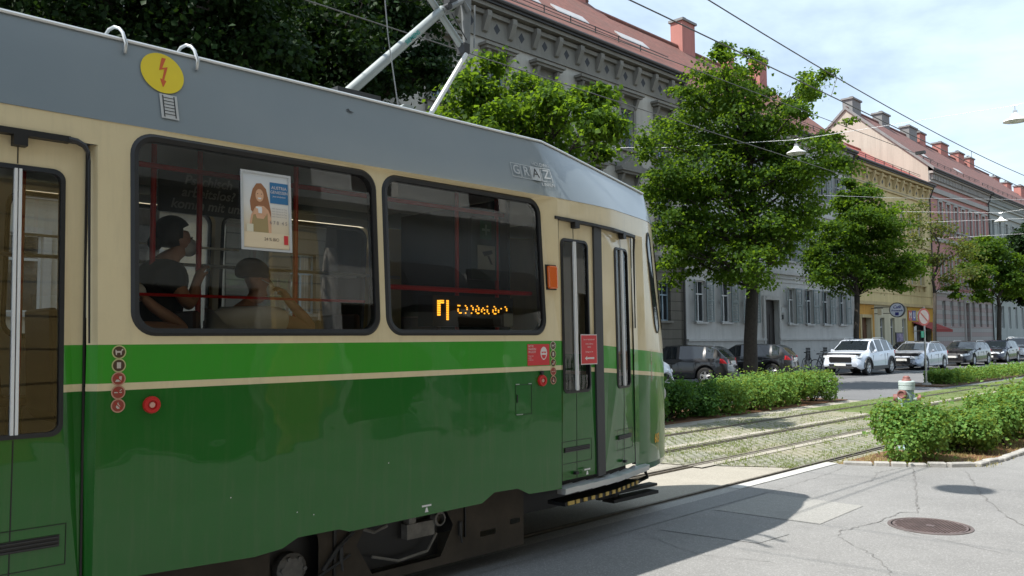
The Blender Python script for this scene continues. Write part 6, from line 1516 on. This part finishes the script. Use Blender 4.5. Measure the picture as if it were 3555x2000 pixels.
# ---------------------------------------------------------------- passengers
def skinfig(name, nodes, edges, mat, parent, off, lvl=2):
    if name == 'body': nodes = {k: ((p_, r_*.78) if k in ('pel', 'wa', 'ch', 'sh', 'ls', 'rs', 'h1', 'h2') else (p_, r_)) for k, (p_, r_) in nodes.items()}
    keys = list(nodes); me = bpy.data.meshes.new(name)
    me.from_pydata([tuple(Vector(nodes[k][0])-Vector(off)) for k in keys], [(keys.index(a), keys.index(b_)) for a, b_ in edges], []); me.materials.append(mat)
    o = bpy.data.objects.new(name, me); col.objects.link(o); o.parent = parent
    sm = o.modifiers.new('skin', 'SKIN'); sm.use_smooth_shade = True
    if not me.skin_vertices: me.skin_vertices.new()
    for i, k in enumerate(keys):
        r = nodes[k][1]; me.skin_vertices[0].data[i].radius = (r, r) if not isinstance(r, tuple) else r
        me.skin_vertices[0].data[i].use_root = (i == 0)
    ss = o.modifiers.new('sub', 'SUBSURF'); ss.levels = lvl; ss.render_levels = lvl
    return o
def hand(nodes, edges, wrist, k, dirv, curl, s_=1):
    """palm + 5 fingers: dirv finger direction, curl bend direction"""
    d = Vector(dirv).normalized(); c = Vector(curl).normalized(); sd = d.cross(c).normalized(); w = Vector(nodes[wrist][0])
    p = w+d*.055; nodes[k+'p'] = (tuple(p), .026); edges.append((wrist, k+'p'))
    for i in range(4):
        off = sd*(i-1.5)*.020*s_; ln = (.030, .035, .033, .026)[i]
        a = p+d*.035+off; b_ = a+(d*.6+c*.7).normalized()*ln; e = b_+(c-d*.5).normalized()*ln*.8
        for n_, q, r in (('a', a, .0095), ('b', b_, .0085), ('c', e, .007)): nodes[k+str(i)+n_] = (tuple(q), r)
        edges += [(k+'p', k+str(i)+'a'), (k+str(i)+'a', k+str(i)+'b'), (k+str(i)+'b', k+str(i)+'c')]
    a = p-sd*.034*s_+c*.012; b_ = a+(d*.5+c*.8).normalized()*.028; nodes[k+'ta'] = (tuple(a), .011); nodes[k+'tb'] = (tuple(b_), .009); edges += [(k+'p', k+'ta'), (k+'ta', k+'tb')]
def headnodes(n, e, neck, c, f, u=(0, 0, 1)):
    c = Vector(c); f = Vector(f).normalized(); u = Vector(u)
    n['chin'] = (tuple(c-u*.075+f*.03), .052); n['hd'] = (tuple(c), .080); n['cr'] = (tuple(c+u*.055-f*.012), .078); n['nose'] = (tuple(c+f*.102-u*.012), .013)
    sd = f.cross(u)
    n['ear1'] = (tuple(c+sd*.083-f*.01), .014); n['ear2'] = (tuple(c-sd*.083-f*.01), .014)
    e += [(neck, 'chin'), ('chin', 'hd'), ('hd', 'cr'), ('hd', 'nose'), ('hd', 'ear1'), ('hd', 'ear2')]
def ellip(name, c, r, mat, parent, f=(0, 1, 0), cut=None, nu=18, nv=12, tilt=0):
    mb = MB(); f = Vector(f).normalized(); u = Vector((0, 0, 1)); sd = f.cross(u); ids = {}
    for i in range(nv+1):
        for j in range(nu):
            th = pi*i/nv; ph = 2*pi*j/nu
            a, b_, c_ = math.sin(th)*math.cos(ph), math.sin(th)*math.sin(ph), math.cos(th)
            if cut: a, b_, c_ = cut(a, b_, c_)
            ids[i, j] = mb.vert(Vector(c)+f*a*r[0]+sd*b_*r[1]+u*c_*r[2])
    for i in range(nv):
        for j in range(nu): mb.face((ids[i, j], ids[i+1, j], ids[i+1, (j+1) % nu], ids[i, (j+1) % nu]))
    return mb.build(name, mat, parent, smooth=True)
def eyes(c, f, par):
    c = Vector(c); f = Vector(f).normalized(); sd = f.cross(Vector((0, 0, 1)))
    for s_ in (-1, 1): ellip('eye', c+f*.083+sd*.030*s_+Vector((0, 0, .012)), (.006, .011, .006), M['hair'], par, f, None, 8, 6)
# standing passenger
p1 = empty('person', (-5.3, 2.2, .88), label='standing passenger in black t-shirt with dark hair and white mask holding the red pole', cat='person', group=None)
f = (.25, 1, 0); hc1 = (-5.27, 2.305, 2.365)
n = {'pel': ((-5.3, 2.2, 1.72), .14), 'wa': ((-5.3, 2.2, 1.86), .13), 'ch': ((-5.3, 2.21, 2.05), .15), 'sh': ((-5.29, 2.22, 2.17), .10), 'nk': ((-5.28, 2.26, 2.26), .052),
     'ls': ((-5.12, 2.20, 2.13), .062), 'le': ((-5.06, 2.30, 1.93), .046), 'lw': ((-5.13, 2.37, 2.09), .030), 'rs': ((-5.46, 2.22, 2.13), .062), 're': ((-5.50, 2.26, 1.86), .045), 'rw': ((-5.42, 2.40, 1.74), .030),
     'h1': ((-5.22, 2.2, 1.62), .10), 'k1': ((-5.21, 2.23, 1.30), .066), 'a1': ((-5.20, 2.2, .96), .042), 't1': ((-5.20, 2.33, .92), .035), 'h2': ((-5.38, 2.2, 1.62), .10), 'k2': ((-5.39, 2.23, 1.30), .066), 'a2': ((-5.40, 2.2, .96), .042), 't2': ((-5.40, 2.33, .92), .035)}
e = [('pel', 'wa'), ('wa', 'ch'), ('ch', 'sh'), ('sh', 'nk'), ('sh', 'ls'), ('ls', 'le'), ('le', 'lw'), ('sh', 'rs'), ('rs', 're'), ('re', 'rw'), ('pel', 'h1'), ('h1', 'k1'), ('k1', 'a1'), ('a1', 't1'), ('pel', 'h2'), ('h2', 'k2'), ('k2', 'a2'), ('a2', 't2')]
headnodes(n, e, 'nk', hc1, f); hand(n, e, 'lw', 'L', (0, .25, 1), (-.3, .6, .1)); hand(n, e, 'rw', 'Q', (0, .6, -.6), (.3, -.2, -.6))
def off_(o): return tuple(wloc(o))
skinfig('body', n, e, M['skin'], p1, off_(p1))
n2 = {k: (n[k][0], n[k][1]+.018) for k in ('pel', 'wa', 'ch', 'sh', 'ls', 'rs')}; n2['le'] = (tuple(Vector(n['ls'][0]).lerp(Vector(n['le'][0]), .6)), .064); n2['re'] = (tuple(Vector(n['rs'][0]).lerp(Vector(n['re'][0]), .6)), .064)
n2['col'] = (tuple(Vector(n['sh'][0]).lerp(Vector(n['nk'][0]), .55)), .082)
for k_ in ('ls', 'rs'): n2[k_] = (n2[k_][0], n2[k_][1]+.012)
skinfig('t_shirt', n2, [('pel', 'wa'), ('wa', 'ch'), ('ch', 'sh'), ('sh', 'col'), ('sh', 'ls'), ('sh', 'rs'), ('ls', 'le'), ('rs', 're')], M['tshirtB'], p1, off_(p1))
n3 = {k: (n[k][0], n[k][1]+.014) for k in ('pel', 'h1', 'k1', 'a1', 'h2', 'k2', 'a2')}; skinfig('trousers', n3, [('pel', 'h1'), ('h1', 'k1'), ('k1', 'a1'), ('pel', 'h2'), ('h2', 'k2'), ('k2', 'a2')], M['darkgrey'], p1, off_(p1))
ellip('hair', Vector(hc1)+Vector((-.01, -.03, .035)), (.115, .10, .115), M['hair'], p1, f, lambda a, b_, c: (min(a, .45) if c < .35 else a, b_, max(c, -.75)))
ellip('bun', Vector(hc1)+Vector((-.02, -.13, -.03)), (.045, .045, .05), M['hair'], p1, f)
ellip('face_mask', Vector(hc1)+Vector((.016, .066, -.048)), (.058, .062, .058), M['mask'], p1, f); eyes(hc1, f, p1)
# seated passenger in white
p2 = empty('person', (-4.85, 2.5, 1.35), label='seated passenger in white t-shirt with brown cap and raised arm under the poster', cat='person')
f = (.35, 1, -.1); hc2 = (-4.85, 2.63, 2.085)
n = {'pel': ((-4.88, 2.52, 1.45), .15), 'wa': ((-4.87, 2.53, 1.60), .14), 'ch': ((-4.86, 2.56, 1.74), .14), 'sh': ((-4.85, 2.585, 1.86), .115), 'nk': ((-4.85, 2.60, 1.95), .055),
     'ls': ((-4.78, 2.75, 1.84), .068), 'le': ((-4.72, 2.96, 1.795), .043), 'lw': ((-4.74, 2.80, 1.955), .028), 'rs': ((-4.84, 2.40, 1.83), .07), 're': ((-4.95, 2.36, 1.58), .045), 'rw': ((-5.0, 2.58, 1.5), .03),
     'h1': ((-4.8, 2.62, 1.44), .09), 'k1': ((-4.78, 2.98, 1.44), .06), 'a1': ((-4.78, 3.0, .98), .042), 't1': ((-4.78, 3.12, .94), .035), 'h2': ((-4.98, 2.62, 1.44), .09), 'k2': ((-4.99, 2.98, 1.44), .06), 'a2': ((-4.99, 3.0, .98), .042), 't2': ((-4.99, 3.12, .94), .035)}
e = [('pel', 'wa'), ('wa', 'ch'), ('ch', 'sh'), ('sh', 'nk'), ('sh', 'ls'), ('ls', 'le'), ('le', 'lw'), ('sh', 'rs'), ('rs', 're'), ('re', 'rw'), ('pel', 'h1'), ('h1', 'k1'), ('k1', 'a1'), ('a1', 't1'), ('pel', 'h2'), ('h2', 'k2'), ('k2', 'a2'), ('a2', 't2')]
headnodes(n, e, 'nk', hc2, f); hand(n, e, 'lw', 'L', (0, -.45, .6), (-.2, -.6, -.1)); hand(n, e, 'rw', 'Q', (0, 1, -.1), (0, .2, -1))
skinfig('body', n, e, M['skin'], p2, off_(p2))
n2 = {k: (n[k][0], n[k][1]+.02) for k in ('pel', 'wa', 'ch', 'sh', 'ls', 'rs')}; n2['le'] = (tuple(Vector(n['ls'][0]).lerp(Vector(n['le'][0]), .28)), .068); n2['re'] = (tuple(Vector(n['rs'][0]).lerp(Vector(n['re'][0]), .5)), .068)
n2['col'] = (tuple(Vector(n['sh'][0]).lerp(Vector(n['nk'][0]), .55)), .082)
for k_ in ('ls', 'rs'): n2[k_] = (n2[k_][0], n2[k_][1]+.012)
skinfig('t_shirt', n2, [('pel', 'wa'), ('wa', 'ch'), ('ch', 'sh'), ('sh', 'col'), ('sh', 'ls'), ('sh', 'rs'), ('ls', 'le'), ('rs', 're')], M['tshirtW'], p2, off_(p2))
n3 = {k: (n[k][0], n[k][1]+.014) for k in ('pel', 'h1', 'k1', 'a1', 'h2', 'k2', 'a2')}; skinfig('trousers', n3, [('pel', 'h1'), ('h1', 'k1'), ('k1', 'a1'), ('pel', 'h2'), ('h2', 'k2'), ('k2', 'a2')], M['darkgrey'], p2, off_(p2))
ellip('cap', Vector(hc2)+Vector((-.008, -.015, .045)), (.108, .098, .095), M['cap'], p2, f, lambda a, b_, c: (a, b_, max(c, -.35)))
ellip('face_mask', Vector(hc2)+Vector((.02, .064, -.045)), (.05, .055, .05), M['mask'], p2, f); eyes(hc2, f, p2)
mb = MB(); mb.tube([Vector(hc2)+Vector((.092, -.01, -.0)), Vector(hc2)+Vector((.09, .04, -.02)), Vector(hc2)+Vector((.06, .09, -.03))], .003, 5); mb.build('mask_strap', M['mask'], p2)
p2.location = p2.location + Vector((.16, -.087, -.01))
# third passenger at the left window edge
p3 = empty('person', (-4.85, 1.7, 1.35), label='seated passenger with bare forearm and white mask at the left edge of the big window', cat='person')
f = (.2, 1, 0); hc3 = (-4.80, 1.80, 2.02)
n = {'pel': ((-4.85, 1.70, 1.45), .15), 'wa': ((-4.85, 1.70, 1.60), .13), 'ch': ((-4.84, 1.72, 1.72), .13), 'sh': ((-4.83, 1.73, 1.80), .09), 'nk': ((-4.82, 1.76, 1.89), .052),
     'ls': ((-4.68, 1.76, 1.78), .055), 'le': ((-4.66, 2.10, 1.77), .044), 'lw': ((-4.70, 1.93, 1.895), .030), 'rs': ((-4.98, 1.74, 1.76), .055), 're': ((-4.98, 1.86, 1.58), .045), 'rw': ((-4.94, 2.05, 1.6), .03),
     'h1': ((-4.78, 1.82, 1.44), .09), 'k1': ((-4.76, 2.15, 1.44), .06), 'a1': ((-4.76, 2.17, .98), .042), 't1': ((-4.76, 2.28, .94), .035), 'h2': ((-4.94, 1.82, 1.44), .09), 'k2': ((-4.96, 2.15, 1.44), .06), 'a2': ((-4.96, 2.17, .98), .042), 't2': ((-4.96, 2.28, .94), .035)}
e = [('pel', 'wa'), ('wa', 'ch'), ('ch', 'sh'), ('sh', 'nk'), ('sh', 'ls'), ('ls', 'le'), ('le', 'lw'), ('sh', 'rs'), ('rs', 're'), ('re', 'rw'), ('pel', 'h1'), ('h1', 'k1'), ('k1', 'a1'), ('a1', 't1'), ('pel', 'h2'), ('h2', 'k2'), ('k2', 'a2'), ('a2', 't2')]
headnodes(n, e, 'nk', hc3, f); hand(n, e, 'lw', 'L', (0, -.5, .5), (-.1, -.6, -.2)); hand(n, e, 'rw', 'Q', (0, 1, 0), (0, .2, -1))
skinfig('body', n, e, M['skin'], p3, off_(p3))
n2 = {k: (n[k][0], n[k][1]+.016) for k in ('pel', 'wa', 'ch', 'sh')}; n2['ls'] = (tuple(Vector(n['sh'][0]).lerp(Vector(n['ls'][0]), .7)), .066); n2['rs'] = (n['rs'][0], .066)
n2['col'] = (tuple(Vector(n['sh'][0]).lerp(Vector(n['nk'][0]), .55)), .082)
for k_ in ('ls', 'rs'): n2[k_] = (n2[k_][0], n2[k_][1]+.012)
skinfig('t_shirt', n2, [('pel', 'wa'), ('wa', 'ch'), ('ch', 'sh'), ('sh', 'col'), ('sh', 'ls'), ('sh', 'rs')], M['tshirtB'], p3, off_(p3))
ellip('hair', Vector(hc3)+Vector((-.005, -.03, .035)), (.11, .098, .11), M['hair2'], p3, f, lambda a, b_, c: (min(a, .5) if c < .35 else a, b_, max(c, -.9)))
ellip('face_mask', Vector(hc3)+Vector((.014, .066, -.045)), (.055, .06, .055), M['mask'], p3, f); eyes(hc3, f, p3)

p3.location = p3.location + Vector((.12, -.05, 0)); p1.location = p1.location + Vector((.14, -.06, -.02))
# ---------------------------------------------------------------- overhead lines
def wire(name, pts, r, mat, label, cat='overhead wire', group=None):
    o = MB().tube(pts, r, 5, False).build(name, mat); tag(o, label, cat, group); return o
ys_ = [-12+4*k for k in range(36)]
wire('contact_wire', [(-5.4, y, 5.45+.02*math.sin(y*.2)) for y in ys_], .009, M['wire'], 'lower dark tram contact wire of the near track', group='tram contact wires')
def mz(y): return min(6.6, 5.72+.0024*(y-19)**2) if y < 36 else 5.72+.0024*((y-36) % 34-17)**2
ms = [(-5.4, -12+1.5*k, mz(-12+1.5*k)) for k in range(96)]
wire('carrier_wire', ms, .009, M['wire'], 'upper dark carrier wire above the near track, sagging towards the contact wire', group='tram carrier wires')
for y in (12.9, 19.8, 26.5, 33): 
    wire('dropper_wire', [(-5.4, y, mz(y)), (-5.4+(.0), y-.25 if y < 15 else y, 5.45)], .005, M['wire'], 'short vertical dropper joining the carrier wire and the contact wire', 'dropper wire', 'dropper wires between carrier and contact wire')
wire('contact_wire', [(-8.05, y, 5.53) for y in ys_], .008, M['wire'], 'dark contact wire of the far track, running before the grey house', group='tram contact wires')
wire('carrier_wire', [(-8.1, y, 6.6+.02*(y-12)) for y in (-12, 4, 12, 20, 26)], .008, M['wire'], 'dark carrier wire of the far track, highest line in front of the red roof', group='tram carrier wires')
def lamp(loc, label):
    r = empty('street_lamp', loc, label=label, cat='street lamp', group='street lamps hung on span wires'); x, y, z = 0, 0, 0
    MB().lathe([(.30, 0), (.29, .03), (.15, .10), (.09, .16), (.07, .22), (0, .23)], n=28).build('lamp_shade', M['lampwhite'], r, 'auto', off=(0, 0, 0))
    MB().lathe([(0, -.03), (.10, -.02), (.14, .01), (.14, .03), (0, .04)], n=20).build('bulb_cover', simple('lamp_glass', (.7, .72, .7), .2, 0, .02), r, 'auto', off=(0, 0, 0))
    mb = MB(); mb.cbox((0, 0, .26), (.10, .06, .08)); mb.tube([(0, 0, .28), (0, 0, .42)], .010, 6); mb.tube([(-.08, 0, .43), (.08, 0, .43)], .014, 6); mb.build('hanger', M['steel'], r, off=(0, 0, 0))
lamp((-11.6, 24.5, 7.42), 'white hanging street lamp in front of the big maple')
lamp((-5.75, 25.1, 7.42), 'white hanging street lamp cut by the right picture edge against the sky')
lamp((-11.5, 46.6, 7.42), 'small white hanging street lamp far down the street before the grey green house')
lamp((-5.0, 5.9, 7.6), 'white hanging street lamp above the tram whose shadow falls on the pavement')
sp = 'span wires across the street'
def span(name, P, label, r=.0055): wire(name, P, r, M['paleWire'], label, 'span wire', sp)
span('span_wire', [(-21, 23.4, 9.0), (-16, 23.9, 8.25), (-11.6, 24.5, 7.85), (-5.75, 25.1, 7.85), (4, 25.8, 9.2)], 'pale span wire carrying the two nearest street lamps', .006)
span('span_wire', [(-21, 4.4, 9.2), (-11, 5.2, 8.1), (-5.0, 5.9, 8.03), (4, 6.4, 9)], 'pale span wire above the tram carrying the lamp over the pavement')
span('span_wire', [(-21, 1.6, 8.2), (-8, 2.2, 6.9), (-5.4, 2.3, 6.9), (4, 2.7, 8)], 'pale span wire above the tram roof nearest the camera')
span('span_wire', [(-21, 3.2, 8.4), (-8, 3.4, 7.2), (-5.4, 3.45, 7.1), (4, 3.6, 8)], 'second pale span wire above the tram roof')
span('span_wire', [(-21, 46.0, 9), (-11.5, 46.6, 7.85), (4, 47.5, 9)], 'pale span wire carrying the small far street lamp')
span('span_wire', [(-21, 33.5, 8.6), (-13.4, 37.7, 7.8), (-9.7, 43.2, 7.9), (4, 50, 9)], 'slanting pale span wire before the pink house')
span('span_wire', [(-21, 51.0, 8.6), (-10.8, 49.5, 7.8), (4, 48, 9)], 'pale span wire just behind the far street lamp')
span('span_wire', [(-21, 56, 8.0), (-12.8, 56.7, 7.8), (4, 57.5, 8.8)], 'pale span wire at the right before the pink house windows')
span('span_wire', [(-21, 66, 5.6), (-8, 68, 5.4), (4, 70, 6)], 'low pale span wire far down the street', .008)
span('span_wire', [(-21, 74, 5.2), (-8, 76, 5.0), (4, 78, 6)], 'lowest pale span wire far down the street', .008)
mb = MB(); mb.cbox((-8.1, 24.9, 6.93), (.25, .12, .08)); tag(mb.build('wire_clamp', M['black']), 'small black clamp where the carrier wire meets the span wire', 'wire clamp')

# ---------------------------------------------------------------- camera, light, sky
f_px = 2100.0
cam = bpy.data.cameras.new('Camera'); co = bpy.data.objects.new('Camera', cam); col.objects.link(co); sc.camera = co
cam.sensor_width = 36; cam.lens = 36*f_px/2576; cam.clip_start = .05; cam.clip_end = 2000
p = math.atan(131/f_px); r = .0075; th = math.atan(2062*math.cos(p)/f_px)
F = Vector((-math.sin(th)*math.cos(p), math.cos(th)*math.cos(p), math.sin(p))); R0 = Vector((math.cos(th), math.sin(th), 0)); U0 = R0.cross(F)
Rr = R0*math.cos(r)-U0*math.sin(r); Uu = U0*math.cos(r)+R0*math.sin(r)
Mx = Matrix((Rr, Uu, -F)).transposed().to_4x4(); Mx.translation = Vector((0, 0, 1.7)); co.matrix_world = Mx

sd = Vector((-.27, -.55, 1)).normalized()
el = math.asin(sd.z); az = math.atan2(sd.x, sd.y)
sun = bpy.data.lights.new('sun', 'SUN'); sun.energy = 5.0; sun.angle = R_(.53); sun.color = (1, .955, .88)
so = bpy.data.objects.new('sun', sun); col.objects.link(so); so.rotation_euler = sd.to_track_quat('Z', 'Y').to_euler(); so.location = (0, 0, 30)
w = bpy.data.worlds.new('World'); sc.world = w; w.use_nodes = True; nt = w.node_tree; bg = nt.nodes['Background']
sk_ = N(nt, 'ShaderNodeTexSky'); sk_.sky_type = 'NISHITA'; sk_.sun_disc = False; sk_.sun_elevation = el; sk_.sun_rotation = az % (2*pi); sk_.air_density = 1; sk_.dust_density = 1.2; sk_.ozone_density = 1
tc = N(nt, 'ShaderNodeTexCoord'); mp = N(nt, 'ShaderNodeMapping'); mp.inputs['Scale'].default_value = (1, 1, 2.6); L(nt, tc.outputs['Generated'], mp.inputs[0])
nz = noise(nt, 2.3, 6, .6, mp.outputs[0], .3)
cf = ramp(nt, nz, [(.36, (.36, .36, .36)), (.74, (.88, .88, .88))])
L(nt, mixc(nt, cf, sk_.outputs[0], (9.3, 11.3, 13.2)), bg.inputs['Color'])
bg.inputs['Strength'].default_value = .085
sc.view_settings.view_transform = 'Standard'; sc.view_settings.look = 'None'; sc.view_settings.exposure = 0.6; sc.view_settings.gamma = 1
sc.render.engine = 'CYCLES'
sc.cycles.max_bounces = 8; sc.cycles.transparent_max_bounces = 12; sc.cycles.diffuse_bounces = 3; sc.cycles.glossy_bounces = 4; sc.cycles.caustics_reflective = False; sc.cycles.caustics_refractive = False
